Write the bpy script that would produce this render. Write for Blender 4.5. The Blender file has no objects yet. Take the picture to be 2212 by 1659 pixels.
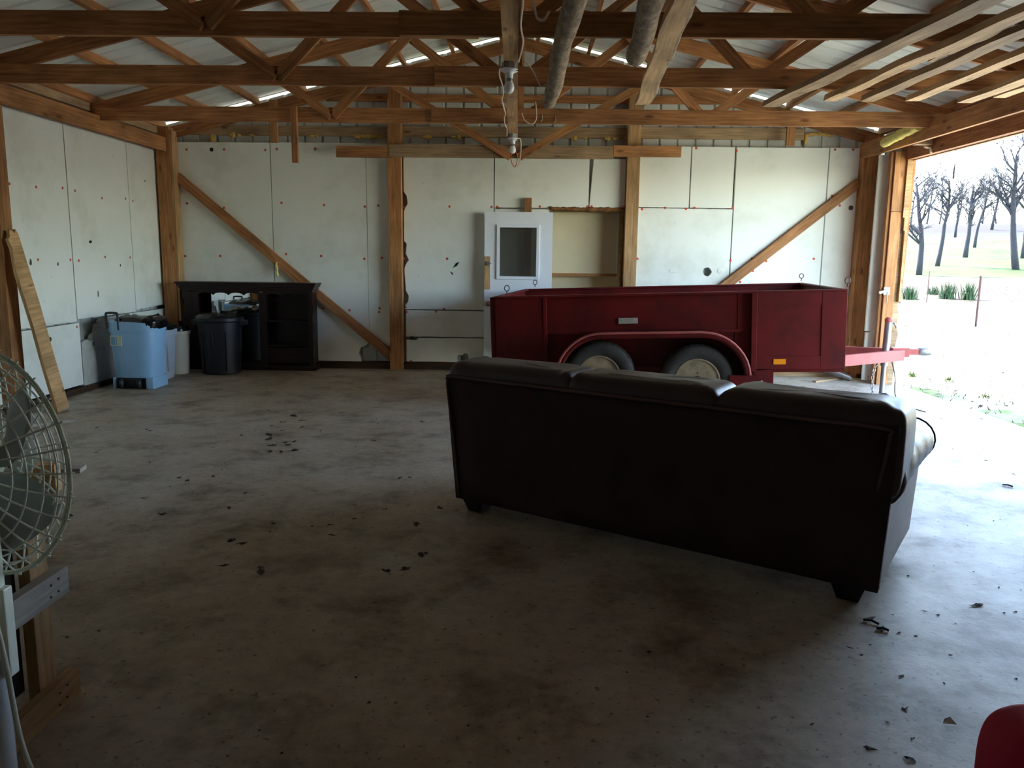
import bpy, bmesh, math, random
from mathutils import Vector, Matrix, noise
random.seed(7)
S = bpy.context.scene
COL = S.collection
PI = math.pi

# ------------------------------------------------------------------ camera
F = 1700.0; CX = 1106.0; CY = 829.5; EYE = 1.46
_dy = Vector((39, 272, F)).normalized()
_dx = Vector((1, -.0125, 0)); _dx = (_dx - _dy * _dx.dot(_dy)).normalized()
_dz = _dx.cross(_dy)
if _dz.y < 0: _dz = -_dz
RW = Matrix((_dx, _dy, _dz))                 # camera (x right, y up, z forward) -> world
cam_d = bpy.data.cameras.new('camera'); cam = bpy.data.objects.new('camera', cam_d); COL.objects.link(cam)
cam_d.sensor_width = 36; cam_d.lens = 36 * F / 2212; cam_d.clip_start = .05; cam_d.clip_end = 900
_r = RW @ Vector((1, 0, 0)); _u = RW @ Vector((0, 1, 0)); _f = RW @ Vector((0, 0, 1))
cam.matrix_world = Matrix(((_r.x, _u.x, -_f.x, 0), (_r.y, _u.y, -_f.y, 0), (_r.z, _u.z, -_f.z, EYE), (0, 0, 0, 1)))
S.camera = cam
def on(x, y, ax, val):
    """true place of a measured point on a known plane (wall, floor, beam underside)"""
    r = RW @ Vector((x - CX, -(y - CY), F)); c = Vector((0, 0, EYE))
    return c + r * ((val - c[ax]) / r[ax])

# ------------------------------------------------------------------ sky, sun, exposure
W = bpy.data.worlds.new('world'); S.world = W; W.use_nodes = True
nt = W.node_tree; bg = nt.nodes['Background']
sky = nt.nodes.new('ShaderNodeTexSky'); sky.sky_type = 'NISHITA'; sky.sun_disc = False
sky.sun_elevation = math.radians(50); sky.sun_rotation = math.radians(-27); sky.air_density = 1.0; sky.dust_density = 1.0; sky.ozone_density = 1.0
nt.links.new(sky.outputs[0], bg.inputs[0]); bg.inputs[1].default_value = .42
sun_d = bpy.data.lights.new('sun', 'SUN'); sun_d.energy = 6.0; sun_d.angle = math.radians(1.5); sun_d.color = (1, .98, .95)
sun = bpy.data.objects.new('sun', sun_d); COL.objects.link(sun); sun.location = (-5, 20, 30)
sun.rotation_euler = Vector((-.30, .60, .78)).to_track_quat('Z', 'Y').to_euler()
vs = S.view_settings; vs.view_transform = 'Standard'; vs.look = 'None'; vs.gamma = 1; vs.use_curve_mapping = False
vs.exposure = 3.0
S.cycles.max_bounces = 18; S.cycles.diffuse_bounces = 12; S.cycles.glossy_bounces = 6

# ------------------------------------------------------------------ materials
def C(r, g, b):
    f = lambda c: ((c / 255 + .055) / 1.055) ** 2.4 if c > 10 else c / 255 / 12.92
    return (f(r), f(g), f(b), 1)
def mat(name):
    m = bpy.data.materials.new(name); m.use_nodes = True
    n = m.node_tree.nodes; return m, n, m.node_tree.links, n['Principled BSDF']
def nd(n, t, **k):
    o = n.new(t)
    for a, b in k.items():
        if a.startswith('i_'):
            o.inputs[a[2:].replace('_', ' ')].default_value = b
        else: setattr(o, a, b)
    return o
def ramp(n, l, src, stops):
    r = n.new('ShaderNodeValToRGB'); e = r.color_ramp.elements
    while len(e) < len(stops): e.new(.5)
    for q, (p, c) in zip(e, stops): q.position = p; q.color = c
    l.new(src, r.inputs[0]); return r.outputs[0]
def mix(n, l, fac, a, b, typ='MIX'):
    m = n.new('ShaderNodeMix'); m.data_type = 'RGBA'; m.blend_type = typ
    for s, v in ((m.inputs['Factor'], fac), (m.inputs['A'], a), (m.inputs['B'], b)):
        if hasattr(v, 'is_linked'): l.new(v, s)
        else: s.default_value = v
    return m.outputs['Result']
G = lambda v: (v, v, v, 1)
def bump(n, l, b, h, st, dist=.01):
    q = n.new('ShaderNodeBump'); q.inputs['Strength'].default_value = st; q.inputs['Distance'].default_value = dist
    l.new(h, q.inputs['Height']); l.new(q.outputs[0], b.inputs['Normal'])
def coords(n, l, kind='Object', sc=(1, 1, 1)):
    t = n.new('ShaderNodeTexCoord'); m = n.new('ShaderNodeMapping'); m.inputs['Scale'].default_value = sc
    l.new(t.outputs[kind], m.inputs[0]); return m.outputs[0]
def noi(n, l, vec, scale, det=4, rough=.6):
    q = nd(n, 'ShaderNodeTexNoise'); q.inputs['Scale'].default_value = scale; q.inputs['Detail'].default_value = det; q.inputs['Roughness'].default_value = rough
    l.new(vec, q.inputs['Vector']); return q.outputs['Fac']
def plain(name, col, rough=.6, metal=0, nscale=0, namt=.25, bmp=0, spec=.5):
    m, n, l, b = mat(name); b.inputs['Roughness'].default_value = rough; b.inputs['Metallic'].default_value = metal
    b.inputs['Specular IOR Level'].default_value = spec
    if nscale:
        f = noi(n, l, coords(n, l), nscale)
        dk = tuple(c * (1 - namt) for c in col[:3]) + (1,); lt = tuple(min(1, c * (1 + namt)) for c in col[:3]) + (1,)
        l.new(ramp(n, l, f, [(.3, dk), (.7, lt)]), b.inputs['Base Color'])
        if bmp: bump(n, l, b, f, bmp)
    else: b.inputs['Base Color'].default_value = col
    return m
def wood(name, dark, light, rough=.7, vary=.25, knots=True, stain=None):
    m, n, l, b = mat(name)
    t = n.new('ShaderNodeTexCoord'); oi = n.new('ShaderNodeObjectInfo')
    ofs = n.new('ShaderNodeCombineXYZ'); ml = n.new('ShaderNodeMath'); ml.operation = 'MULTIPLY'; ml.inputs[1].default_value = 37
    l.new(oi.outputs['Random'], ml.inputs[0]); l.new(ml.outputs[0], ofs.inputs[0]); l.new(ml.outputs[0], ofs.inputs[1])
    ad = n.new('ShaderNodeVectorMath'); l.new(t.outputs['UV'], ad.inputs[0]); l.new(ofs.outputs[0], ad.inputs[1])
    mp = n.new('ShaderNodeMapping'); mp.inputs['Scale'].default_value = (1.1, 22, 1); l.new(ad.outputs[0], mp.inputs[0])
    g = noi(n, l, mp.outputs[0], 2.2, 5, .65)
    c = ramp(n, l, g, [(.28, dark), (.72, light)])
    mp2 = n.new('ShaderNodeMapping'); mp2.inputs['Scale'].default_value = (1.6, 3.5, 1); l.new(ad.outputs[0], mp2.inputs[0])
    g2 = noi(n, l, mp2.outputs[0], 1.3, 3, .5)
    c = mix(n, l, 1, c, ramp(n, l, g2, [(.3, G(.62)), (.7, G(1.15))]), 'MULTIPLY')
    if knots:
        mp3 = n.new('ShaderNodeMapping'); mp3.inputs['Scale'].default_value = (2.6, 7.5, 1); l.new(ad.outputs[0], mp3.inputs[0])
        v = n.new('ShaderNodeTexVoronoi'); v.inputs['Scale'].default_value = 1; l.new(mp3.outputs[0], v.inputs['Vector'])
        c = mix(n, l, ramp(n, l, v.outputs['Distance'], [(.06, G(.75)), (.17, G(0))]), c, tuple(x * .35 for x in dark[:3]) + (1,))
    br = n.new('ShaderNodeMapRange'); br.inputs[3].default_value = 1 - vary; br.inputs[4].default_value = 1 + vary; l.new(oi.outputs['Random'], br.inputs[0])
    cc = n.new('ShaderNodeVectorMath'); cc.operation = 'SCALE'; l.new(c, cc.inputs[0]); l.new(br.outputs[0], cc.inputs['Scale'])
    l.new(cc.outputs[0], b.inputs['Base Color']); b.inputs['Roughness'].default_value = rough; b.inputs['Specular IOR Level'].default_value = .25
    bump(n, l, b, g, .35, .004)
    return m
M = {}
M['truss'] = wood('truss wood', C(132, 82, 48), C(204, 146, 96), vary=.15)
M['post'] = wood('post wood', C(146, 94, 54), C(202, 148, 98), vary=.15)
M['pale'] = wood('pale lumber', C(160, 118, 76), C(212, 174, 126), vary=.1)
M['grey_wood'] = wood('weathered wood', C(136, 110, 82), C(192, 162, 126), vary=.12)
M['pallet'] = wood('whitish lumber', C(150, 140, 128), C(200, 190, 176), vary=.1)
M['dark_ply'] = wood('dark plywood', C(38, 26, 20), C(62, 44, 32), vary=.1, knots=False)
M['hutch'] = wood('dark stained wood', C(22, 13, 12), C(46, 26, 24), rough=.32, vary=.05, knots=False)
M['sill'] = wood('dark sill wood', C(48, 34, 26), C(80, 58, 44), vary=.1, knots=False)
M['slab_wood'] = wood('live edge slab wood', C(184, 146, 104), C(234, 200, 156), vary=.12)
def bark():
    m, n, l, b = mat('grey bark'); v = coords(n, l, 'Object', (9, 3, 9))
    f = noi(n, l, v, 3, 6, .7); l.new(ramp(n, l, f, [(.3, C(92, 76, 60)), (.55, C(150, 130, 106)), (.75, C(196, 178, 152))]), b.inputs['Base Color'])
    b.inputs['Roughness'].default_value = .9; bump(n, l, b, f, .6, .01); return m
M['bark'] = bark()
def foam():
    m, n, l, b = mat('white foam board'); v = coords(n, l)
    oi = n.new('ShaderNodeObjectInfo')
    f = noi(n, l, v, 1.1, 5, .65); c = ramp(n, l, f, [(.28, C(214, 215, 203)), (.5, C(234, 237, 229)), (.75, C(239, 241, 236))])
    d = noi(n, l, coords(n, l, 'Object', (1, 1, .6)), 6, 8, .75)
    c = mix(n, l, ramp(n, l, d, [(.66, G(0)), (.73, G(.8))]), c, C(150, 134, 112))
    d2 = noi(n, l, coords(n, l, 'Object', (1.5, 1.5, .5)), 17, 3, .6)
    c = mix(n, l, ramp(n, l, d2, [(.735, G(0)), (.77, G(.85))]), c, C(70, 58, 50))
    l.new(c, b.inputs['Base Color']); b.inputs['Roughness'].default_value = .75; b.inputs['Specular IOR Level'].default_value = .2
    bump(n, l, b, noi(n, l, v, 60, 2), .08, .003); return m
M['foam'] = foam()
M['foam_grey'] = plain('grimy foam board', C(176, 174, 166), .8, nscale=4)
M['cream'] = plain('cream board', C(222, 208, 172), .7, nscale=2, namt=.06)
def metal_sheet(name, a, bcol):
    m, n, l, b = mat(name); f = noi(n, l, coords(n, l), 1.7, 5, .6)
    l.new(ramp(n, l, f, [(.3, a), (.7, bcol)]), b.inputs['Base Color']); b.inputs['Metallic'].default_value = .0; b.inputs['Roughness'].default_value = .4; return m
M['roof'] = metal_sheet('galvanised roof sheet', C(214, 222, 220), C(234, 239, 236))
M['siding'] = metal_sheet('galvanised siding', C(182, 186, 182), C(206, 208, 203))
def concrete():
    m, n, l, b = mat('stained concrete'); v = coords(n, l)
    f1 = noi(n, l, v, .55, 6, .62); f2 = noi(n, l, v, 2.3, 8, .7); f3 = noi(n, l, v, 14, 6, .7)
    c = ramp(n, l, f1, [(.30, C(168, 150, 128)), (.5, C(192, 178, 160)), (.7, C(206, 198, 186))])
    c = mix(n, l, 1, c, ramp(n, l, f2, [(.28, C(150, 138, 124)), (.5, C(235, 233, 230)), (.75, G(1))]), 'MULTIPLY')
    c = mix(n, l, ramp(n, l, noi(n, l, coords(n, l, 'Object', (1, 1, 1)), 3.1, 10, .75), [(.60, G(0)), (.70, G(.4))]), c, C(104, 84, 66))
    c = mix(n, l, 1, c, ramp(n, l, f3, [(.3, G(.82)), (.65, G(1.08))]), 'MULTIPLY')
    l.new(c, b.inputs['Base Color'])
    l.new(ramp(n, l, f2, [(.3, G(.55)), (.7, G(.38))]), b.inputs['Roughness'])
    mx = n.new('ShaderNodeMath'); mx.operation = 'ADD'; l.new(f3, mx.inputs[0])
    fl = noi(n, l, coords(n, l, 'Object', (1, 1, 1)), 5, 6, .65); l.new(fl, mx.inputs[1])
    sp = noi(n, l, v, 34, 3, .6); c = mix(n, l, ramp(n, l, sp, [(.62, G(0)), (.68, G(.6))]), c, C(66, 54, 46)); l.new(c, b.inputs['Base Color'])
    bump(n, l, b, mx.outputs[0], .15, .012); b.inputs['Specular IOR Level'].default_value = .2; return m
M['concrete'] = concrete()
def rusty(name, base, dirt):
    m, n, l, b = mat(name); v = coords(n, l)
    f = noi(n, l, v, 2.2, 8, .7); c = mix(n, l, ramp(n, l, f, [(.42, G(0)), (.72, G(.9))]), base, dirt)
    f2 = noi(n, l, v, 11, 8, .8); c = mix(n, l, ramp(n, l, f2, [(.66, G(0)), (.72, G(.8))]), c, C(52, 32, 26))
    l.new(c, b.inputs['Base Color']); b.inputs['Roughness'].default_value = .5; b.inputs['Specular IOR Level'].default_value = .22; bump(n, l, b, f2, .08, .004); return m
M['red'] = rusty('faded red paint', C(104, 24, 22), C(60, 21, 19))
M['red_pale'] = rusty('pale red paint', C(190, 104, 98), C(150, 78, 72))  # paler red; daylight falling on the tongue is put into the colour
M['rubber'] = plain('dusty tyre rubber', C(58, 54, 50), .85, nscale=6, namt=.3)
M['rim'] = plain('rusty cream wheel', C(146, 128, 100), .6, nscale=9, namt=.45)
M['steel'] = plain('grey steel', C(150, 150, 150), .42, .7, nscale=8, namt=.2)
M['dark_steel'] = plain('dark steel', C(70, 66, 62), .5, .5, nscale=8)
M['amber'] = plain('amber reflector', C(246, 150, 20), .3)
M['red_lens'] = plain('red reflector', C(214, 28, 24), .3)
M['plate'] = plain('worn grey plate', C(170, 164, 152), .5, nscale=14)
def leather():
    m, n, l, b = mat('dark brown leather'); v = coords(n, l)
    f = noi(n, l, v, 2.5, 5); l.new(ramp(n, l, f, [(.3, C(46, 31, 30)), (.7, C(66, 47, 45))]), b.inputs['Base Color'])
    b.inputs['Roughness'].default_value = .42; bump(n, l, b, noi(n, l, v, 16, 5, .65), .25, .006); return m
M['leather'] = leather()
M['back_fabric'] = plain('dark brown back cloth', C(62, 46, 47), .8, nscale=5, spec=.2)
M['piping'] = plain('brown piping', C(84, 62, 58), .6)
M['side_leather'] = plain('taupe brown side leather', C(120, 102, 94), .5, nscale=3)
M['black_foot'] = plain('black foot', C(24, 20, 20), .5)
M['blue_bin'] = plain('blue plastic', C(146, 188, 226), .45, nscale=3, namt=.06)
M['greyblue_bin'] = plain('grey blue plastic', C(172, 184, 200), .5, nscale=3, namt=.06)
M['beige_bin'] = plain('beige plastic', C(200, 192, 178), .55, nscale=3, namt=.08)
M['black_bin'] = plain('black plastic', C(30, 32, 38), .38)
M['bag'] = plain('black bin bag', C(14, 15, 18), .22, bmp=0)
M['sticker'] = plain('cream sticker', C(196, 196, 172), .5); M['sticker_blue'] = plain('blue print', C(96, 150, 182), .5)
M['fan'] = plain('cream enamel', C(234, 236, 222), .35, nscale=6, namt=.06); M['fan_blade'] = plain('pale grey blade', C(150, 156, 150), .4)
M['fan_pole'] = plain('white enamel pole', C(206, 210, 216), .25)
M['cord'] = plain('cream cord', C(208, 206, 190), .45)
M['white_paint'] = plain('white door paint', C(230, 234, 240), .45, nscale=3, namt=.03)
M['brass'] = plain('aged brass', C(150, 130, 96), .3, .8)
M['cap_red'] = plain('orange red washer', C(206, 76, 46), .6)
M['cable'] = plain('white cable', C(222, 208, 188), .5)
M['orange_cable'] = plain('orange wire', C(206, 96, 62), .5)
M['porcelain'] = plain('white porcelain', C(228, 232, 240), .3)
M['bulb'] = plain('opal bulb', C(238, 240, 242), .3)
M['spray'] = plain('brown spray foam', C(122, 80, 40), .85, nscale=22, namt=.45, bmp=.6)
M['tuft'] = plain('yellow insulation', C(206, 168, 88), .95, nscale=25, namt=.3, bmp=.6)
M['batt'] = plain('pale yellow insulation', C(222, 208, 122), .95, nscale=20, namt=.15, bmp=.5)
M['red_cloth'] = plain('crimson upholstery', C(198, 34, 68), .75, nscale=60, namt=.08, bmp=.1)
M['leaf'] = plain('dry brown leaf', C(74, 50, 36), .9, nscale=14, namt=.5)
M['leaf_dark'] = plain('dark leaf litter', C(46, 34, 28), .9, nscale=14, namt=.4)
M['paper'] = plain('white scrap', C(214, 212, 208), .8)
M['tree'] = plain('grey tree bark', C(40, 38, 40), .95, nscale=6, namt=.3)
M['twig'] = plain('bare twigs', C(60, 58, 62), .95)
M['tpost'] = plain('rusty fence post', C(70, 44, 38), .8, nscale=8)
M['grass'] = plain('spring grass', C(48, 68, 22), .9, nscale=1, namt=.3)
M['reed'] = plain('reed grass', C(40, 60, 26), .9, nscale=1, namt=.25)
def water():
    m, n, l, b = mat('pond water'); b.inputs['Base Color'].default_value = C(60, 76, 66); b.inputs['Roughness'].default_value = .25
    bump(n, l, b, noi(n, l, coords(n, l, 'Object', (1, 3, 1)), 3, 4), .15, .02); return m
M['water'] = water()
def glass():
    m, n, l, b = mat('dusty glass'); o = n['Material Output']; tr = n.new('ShaderNodeBsdfTransparent'); tr.inputs[0].default_value = (.55, .55, .53, 1)
    gl = n.new('ShaderNodeBsdfGlossy'); gl.inputs['Roughness'].default_value = .08; df = n.new('ShaderNodeBsdfDiffuse'); df.inputs[0].default_value = C(150, 146, 138)
    a = n.new('ShaderNodeMixShader'); a.inputs[0].default_value = .10; l.new(tr.outputs[0], a.inputs[1]); l.new(df.outputs[0], a.inputs[2])
    c = n.new('ShaderNodeMixShader'); c.inputs[0].default_value = .07; l.new(a.outputs[0], c.inputs[1]); l.new(gl.outputs[0], c.inputs[2]); l.new(c.outputs[0], o.inputs[0]); return m
M['glass'] = glass()
M['mirror'] = plain('mirror glass', (.82, .84, .86, 1), .02, 1)
def ground():
    m, n, l, b = mat('yard ground'); v = coords(n, l)
    sx = n.new('ShaderNodeSeparateXYZ'); l.new(v, sx.inputs[0])
    a = n.new('ShaderNodeMath'); a.operation = 'MULTIPLY'; a.inputs[1].default_value = .5; l.new(sx.outputs[0], a.inputs[0])
    q = n.new('ShaderNodeMath'); q.operation = 'MULTIPLY_ADD'; q.inputs[1].default_value = .87; l.new(sx.outputs[1], q.inputs[0]); l.new(a.outputs[0], q.inputs[2])
    w = noi(n, l, v, .35, 3); wq = n.new('ShaderNodeMath'); wq.operation = 'MULTIPLY_ADD'; wq.inputs[1].default_value = 5; l.new(w, wq.inputs[0]); l.new(q.outputs[0], wq.inputs[2])
    mr = n.new('ShaderNodeMapRange'); mr.inputs[1].default_value = 0; mr.inputs[2].default_value = 200; l.new(wq.outputs[0], mr.inputs[0])
    grass = ramp(n, l, noi(n, l, v, 1.6, 6, .7), [(.35, C(84, 104, 52)), (.5, C(120, 130, 78)), (.62, C(150, 138, 114))])
    dirt = ramp(n, l, noi(n, l, v, 3, 6, .7), [(.3, C(156, 142, 124)), (.6, C(196, 184, 166))])
    litter = ramp(n, l, noi(n, l, v, 2.2, 8, .8), [(.38, C(22, 16, 14)), (.5, C(70, 58, 50)), (.66, C(52, 62, 32))])
    far = ramp(n, l, noi(n, l, v, .25, 6, .7), [(.35, C(40, 58, 22)), (.6, C(60, 72, 34))])
    st = lambda p0, p1: ramp(n, l, mr.outputs[0], [(p0 / 200, G(0)), (p1 / 200, G(1))])
    c = mix(n, l, st(13.5, 16), mix(n, l, ramp(n, l, noi(n, l, v, .9, 5), [(.42, G(0)), (.6, G(1))]), grass, dirt), dirt)
    c = mix(n, l, st(23, 25.5), c, grass); c = mix(n, l, st(38, 43), c, litter); c = mix(n, l, st(58, 68), c, far); c = mix(n, l, st(130, 150), c, C(44, 40, 40))
    l.new(c, b.inputs['Base Color']); b.inputs['Roughness'].default_value = .95; b.inputs['Specular IOR Level'].default_value = .1
    bump(n, l, b, noi(n, l, v, 5, 6, .7), .5, .05); return m
M['ground'] = ground()

# ------------------------------------------------------------------ mesh helpers
class MB:
    def __init__(s): s.v = []; s.f = []; s.uv = []
    def add(s, vs, fs, uvs=None):
        o = len(s.v); s.v += [Vector(p) for p in vs]; s.f += [tuple(i + o for i in f) for f in fs]
        s.uv += uvs if uvs else [None] * len(fs); return s
    def obox(s, c, a, b, d):
        """half vectors a (length), b, d"""
        c, a, b, d = map(Vector, (c, a, b, d))
        vs = [c + a * i + b * j + d * k for i in (-1, 1) for j in (-1, 1) for k in (-1, 1)]
        la, lb, ld = a.length, b.length, d.length
        fs = [(0, 1, 3, 2), (4, 6, 7, 5), (0, 4, 5, 1), (2, 3, 7, 6), (0, 2, 6, 4), (1, 5, 7, 3)]
        if a.cross(b).dot(d) < 0: fs = [f[::-1] for f in fs]
        uv = []
        for f in fs:
            u = []
            for i in f:
                i_, j_, k_ = (i >> 2) * 2 - 1, ((i >> 1) & 1) * 2 - 1, (i & 1) * 2 - 1
                u.append((i_ * la, j_ * lb + k_ * ld + (0 if abs(1) else 0)))
            uv.append(u)
        return s.add(vs, fs, uv)
    def box(s, x0, x1, y0, y1, z0, z1):
        c = ((x0 + x1) / 2, (y0 + y1) / 2, (z0 + z1) / 2)
        h = [Vector(((x1 - x0) / 2, 0, 0)), Vector((0, (y1 - y0) / 2, 0)), Vector((0, 0, (z1 - z0) / 2))]
        k = max(range(3), key=lambda i: h[i].length); h = [h[k]] + [h[i] for i in range(3) if i != k]
        return s.obox(c, *h)
    def beam(s, p0, p1, w, h, up=(0, 0, 1)):
        p0, p1, up = Vector(p0), Vector(p1), Vector(up); d = (p1 - p0); a = d / 2; dn = d.normalized()
        sd = dn.cross(up).normalized(); u = sd.cross(dn).normalized()
        return s.obox((p0 + p1) / 2, a, sd * w / 2, u * h / 2)
    def tube(s, pts, r, n=8, cap=True, flat=1.0):
        pts = [Vector(p) for p in pts]; k = len(pts); rs = r if hasattr(r, '__len__') else [r] * k
        t0 = (pts[1] - pts[0]).normalized(); ref = Vector((0, 0, 1)) if abs(t0.z) < .9 else Vector((1, 0, 0))
        nx = t0.cross(ref).normalized(); vs = []; L = 0; us = []
        for i, p in enumerate(pts):
            t = (pts[min(i + 1, k - 1)] - pts[max(i - 1, 0)]).normalized()
            nx = (nx - t * nx.dot(t)).normalized(); ny = t.cross(nx)
            if i: L += (p - pts[i - 1]).length
            us.append(L)
            for j in range(n):
                an = 2 * PI * j / n; vs.append(p + (nx * math.cos(an) + ny * math.sin(an) * flat) * rs[i])
        fs = []; uv = []
        for i in range(k - 1):
            for j in range(n):
                j2 = (j + 1) % n; fs.append((i * n + j, i * n + j2, (i + 1) * n + j2, (i + 1) * n + j))
                c = rs[i] * 2 * PI; uv.append([(us[i], c * j / n), (us[i], c * (j + 1) / n), (us[i + 1], c * (j + 1) / n), (us[i + 1], c * j / n)])
        if cap:
            fs += [tuple(range(n - 1, -1, -1)), tuple((k - 1) * n + j for j in range(n))]; uv += [None, None]
        return s.add(vs, fs, uv)
    def lathe(s, prof, n=24, T=None, cap=True, sq=0, ax=1, ay=1, wob=None):
        """prof [(r,z)]; sq>0 squares the section; ax, ay stretch"""
        vs = []
        for i, (r, z) in enumerate(prof):
            for j in range(n):
                a = 2 * PI * j / n; c, sn = math.cos(a), math.sin(a)
                if sq:
                    e = 1 - sq; c = math.copysign(abs(c) ** e, c); sn = math.copysign(abs(sn) ** e, sn)
                p = Vector((r * ax * c, r * ay * sn, z))
                if wob: p = wob(p, i, a)
                vs.append(T @ p if T else p)
        fs = []
        for i in range(len(prof) - 1):
            for j in range(n):
                j2 = (j + 1) % n; fs.append((i * n + j, i * n + j2, (i + 1) * n + j2, (i + 1) * n + j))
        if cap:
            fs += [tuple(range(n - 1, -1, -1)), tuple((len(prof) - 1) * n + j for j in range(n))]
        return s.add(vs, fs)
    def prism(s, poly, o, u, v, t):
        """2-D outline poly in frame o,u,v, thickness vector t"""
        o, u, v, t = map(Vector, (o, u, v, t)); n = len(poly)
        A = [o + u * p[0] + v * p[1] for p in poly]; vs = A + [p + t for p in A]
        fs = [tuple(range(n)), tuple(range(2 * n - 1, n - 1, -1))] + [(i, i + n, (i + 1) % n + n, (i + 1) % n) for i in range(n)]
        uvf = [[(p[0], p[1]) for p in poly], [(p[0], p[1]) for p in poly[::-1]]] + [None] * n
        return s.add(vs, fs, uvf)
    def sell(s, c, r, e=.35, nu=24, nv=14, wob=None, e2=None, exx=None):
        """superellipsoid cushion"""
        e2 = e2 or e; exx = exx or e
        def pw(x): return math.copysign(abs(x) ** e, x)
        def p2(x): return math.copysign(abs(x) ** e2, x)
        vs = []
        for i in range(nv + 1):
            ph = -PI / 2 + PI * i / nv
            for j in range(nu):
                th = 2 * PI * j / nu
                p = Vector((r[0] * abs(math.cos(ph)) ** exx * p2(math.cos(th)), r[1] * pw(math.cos(ph)) * p2(math.sin(th)), r[2] * pw(math.sin(ph))))
                if wob: p = wob(p)
                vs.append(Vector(c) + p)
        fs = [(i * nu + j, i * nu + (j + 1) % nu, (i + 1) * nu + (j + 1) % nu, (i + 1) * nu + j) for i in range(nv) for j in range(nu)]
        return s.add(vs, fs)
    def build(s, name, m, parent=None, smooth=False, bev=0, world=True, loc=None):
        """vertices are world coordinates unless world=False (then local to the parent)"""
        me = bpy.data.meshes.new(name); vs = s.v; o = None
        if parent is not None and world:
            iv = MW[parent.name].inverted(); vs = [iv @ p for p in vs]
        if parent is None and loc is not None: L = Vector(loc); vs = [p - L for p in vs]
        me.from_pydata([tuple(p) for p in vs], [], s.f)
        ul = me.uv_layers.new(name='UV')
        for poly, uv in zip(me.polygons, s.uv):
            if uv is None:
                nrm = poly.normal; k = max(range(3), key=lambda i: abs(nrm[i])); ii = [i for i in range(3) if i != k]
                for li, vi in zip(poly.loop_indices, poly.vertices): ul.data[li].uv = (me.vertices[vi].co[ii[1]], me.vertices[vi].co[ii[0]])
            else:
                for li, q in zip(poly.loop_indices, uv): ul.data[li].uv = q
        if bev:
            bm = bmesh.new(); bm.from_mesh(me)
            es = [e for e in bm.edges if len(e.link_faces) == 2 and e.calc_face_angle(0) > .6]
            bmesh.ops.bevel(bm, geom=es, offset=bev, segments=2, affect='EDGES', profile=.6, clamp_overlap=True); bm.to_mesh(me); bm.free()
        if smooth:
            for p in me.polygons: p.use_smooth = True
            if smooth == 'auto' and hasattr(me, 'set_sharp_from_angle'): me.set_sharp_from_angle(angle=math.radians(38))
        me.materials.append(M[m] if isinstance(m, str) else m)
        ob = bpy.data.objects.new(name, me); COL.objects.link(ob)
        if parent is not None: ob.parent = parent; MW[ob.name] = MW[parent.name]
        else:
            if loc is not None: ob.location = loc
            MW[ob.name] = Matrix.Translation(loc) if loc is not None else Matrix.Identity(4)
        return ob
MW = {}
def tag(o, label=None, cat=None, group=None, kind=None):
    for k, v in (('label', label), ('category', cat), ('group', group), ('kind', kind)):
        if v: o[k] = v
    return o
def thing(name, label, cat, loc=(0, 0, 0), mtx=None, group=None, kind=None):
    o = bpy.data.objects.new(name, None); COL.objects.link(o); o.empty_display_size = .1
    m = mtx if mtx is not None else Matrix.Translation(loc); o.matrix_world = m; MW[o.name] = m.copy()
    return tag(o, label, cat, group, kind)
def part(ob, label): ob['label'] = label; return ob
def jit(a): return random.uniform(-a, a)

# ------------------------------------------------------------------ room dimensions
YB = 10.23; XL = -4.72; XC = -.15; YF = -2.2
zb = lambda x: 2.99 + .25 * (4.03 - abs(x - XC))       # rafter underside
zr = lambda x: zb(x) + .145 + .09                       # roof sheet underside
OPN0, OPN1, OPZ = 5.03, 9.62, 2.63                       # big opening in the right wall

# floor
b = MB(); b.box(-4.9, 4.5, YF - .1, 10.5, -.2, 0)
tag(b.build('floor', 'concrete', loc=(0, 0, 0)), 'stained brown grey concrete floor slab strewn with leaves', 'floor', kind='structure')

# ------------------------------------------------------------------ corrugated sheets
def corr(p0, along, n, lo, hi, out, name, m, parent, pitch=.225):
    """sheet of n pitches starting at p0 running 'along'; lo/hi(k-th sample s) -> points; out = rib direction"""
    along = Vector(along); out = Vector(out); prof = []
    for i in range(n):
        s0 = i * pitch
        prof += [(s0, 0), (s0 + pitch * .80, 0), (s0 + pitch * .86, 1), (s0 + pitch * .95, 1)]
    prof.append((n * pitch, 0)); mb = MB(); vs = []
    for (sv, h) in prof:
        base = Vector(p0) + along * sv + out * h * .022
        vs += [lo(base), hi(base)]
    k = len(prof); fs = [(2 * i, 2 * i + 2, 2 * i + 3, 2 * i + 1) for i in range(k - 1)]
    mb.add(vs, fs); return mb.build(name, m, parent)

# ------------------------------------------------------------------ ceiling: roof sheets and purlins
ceil = thing('ceiling', 'underside of the ribbed metal gable roof above the trusses', 'ceiling', (0, 0, 3), kind='structure')
y = YF - .1
while y < 10.85:
    for sd in (-1, 1):
        xe = XC + sd * 5.45  # wide eave overhang, out of view, added to cut high sky light on the floor
        corr((0, y, 0), (0, 1, 0), 4, lambda p, xe=xe: Vector((xe, p.y, zr(xe) + p.z)), lambda p: Vector((XC, p.y, zr(XC) + p.z)), (0, 0, 1), 'roof_sheet', 'roof', ceil)
    y += .9
for sd in (-1, 1):
    for k in range(8):
        dxp = 4.5 - k * .61; x = XC + sd * dxp
        sl = -sd * .25; up = Vector((-sl, 0, 1)).normalized()
        yy = YF; 
        while yy < 10.2:
            y2 = min(yy + 4.2 + jit(.5), 10.3)
            if 10.3 - y2 < 1: y2 = 10.3
            xo = jit(.03)
            MB().beam((x + xo, yy, zb(x + xo) + .145 + .045), (x + xo + jit(.02), y2, zb(x + xo) + .145 + .045), .042, .085, up).build('purlin', 'truss', ceil)
            yy = y2
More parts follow.
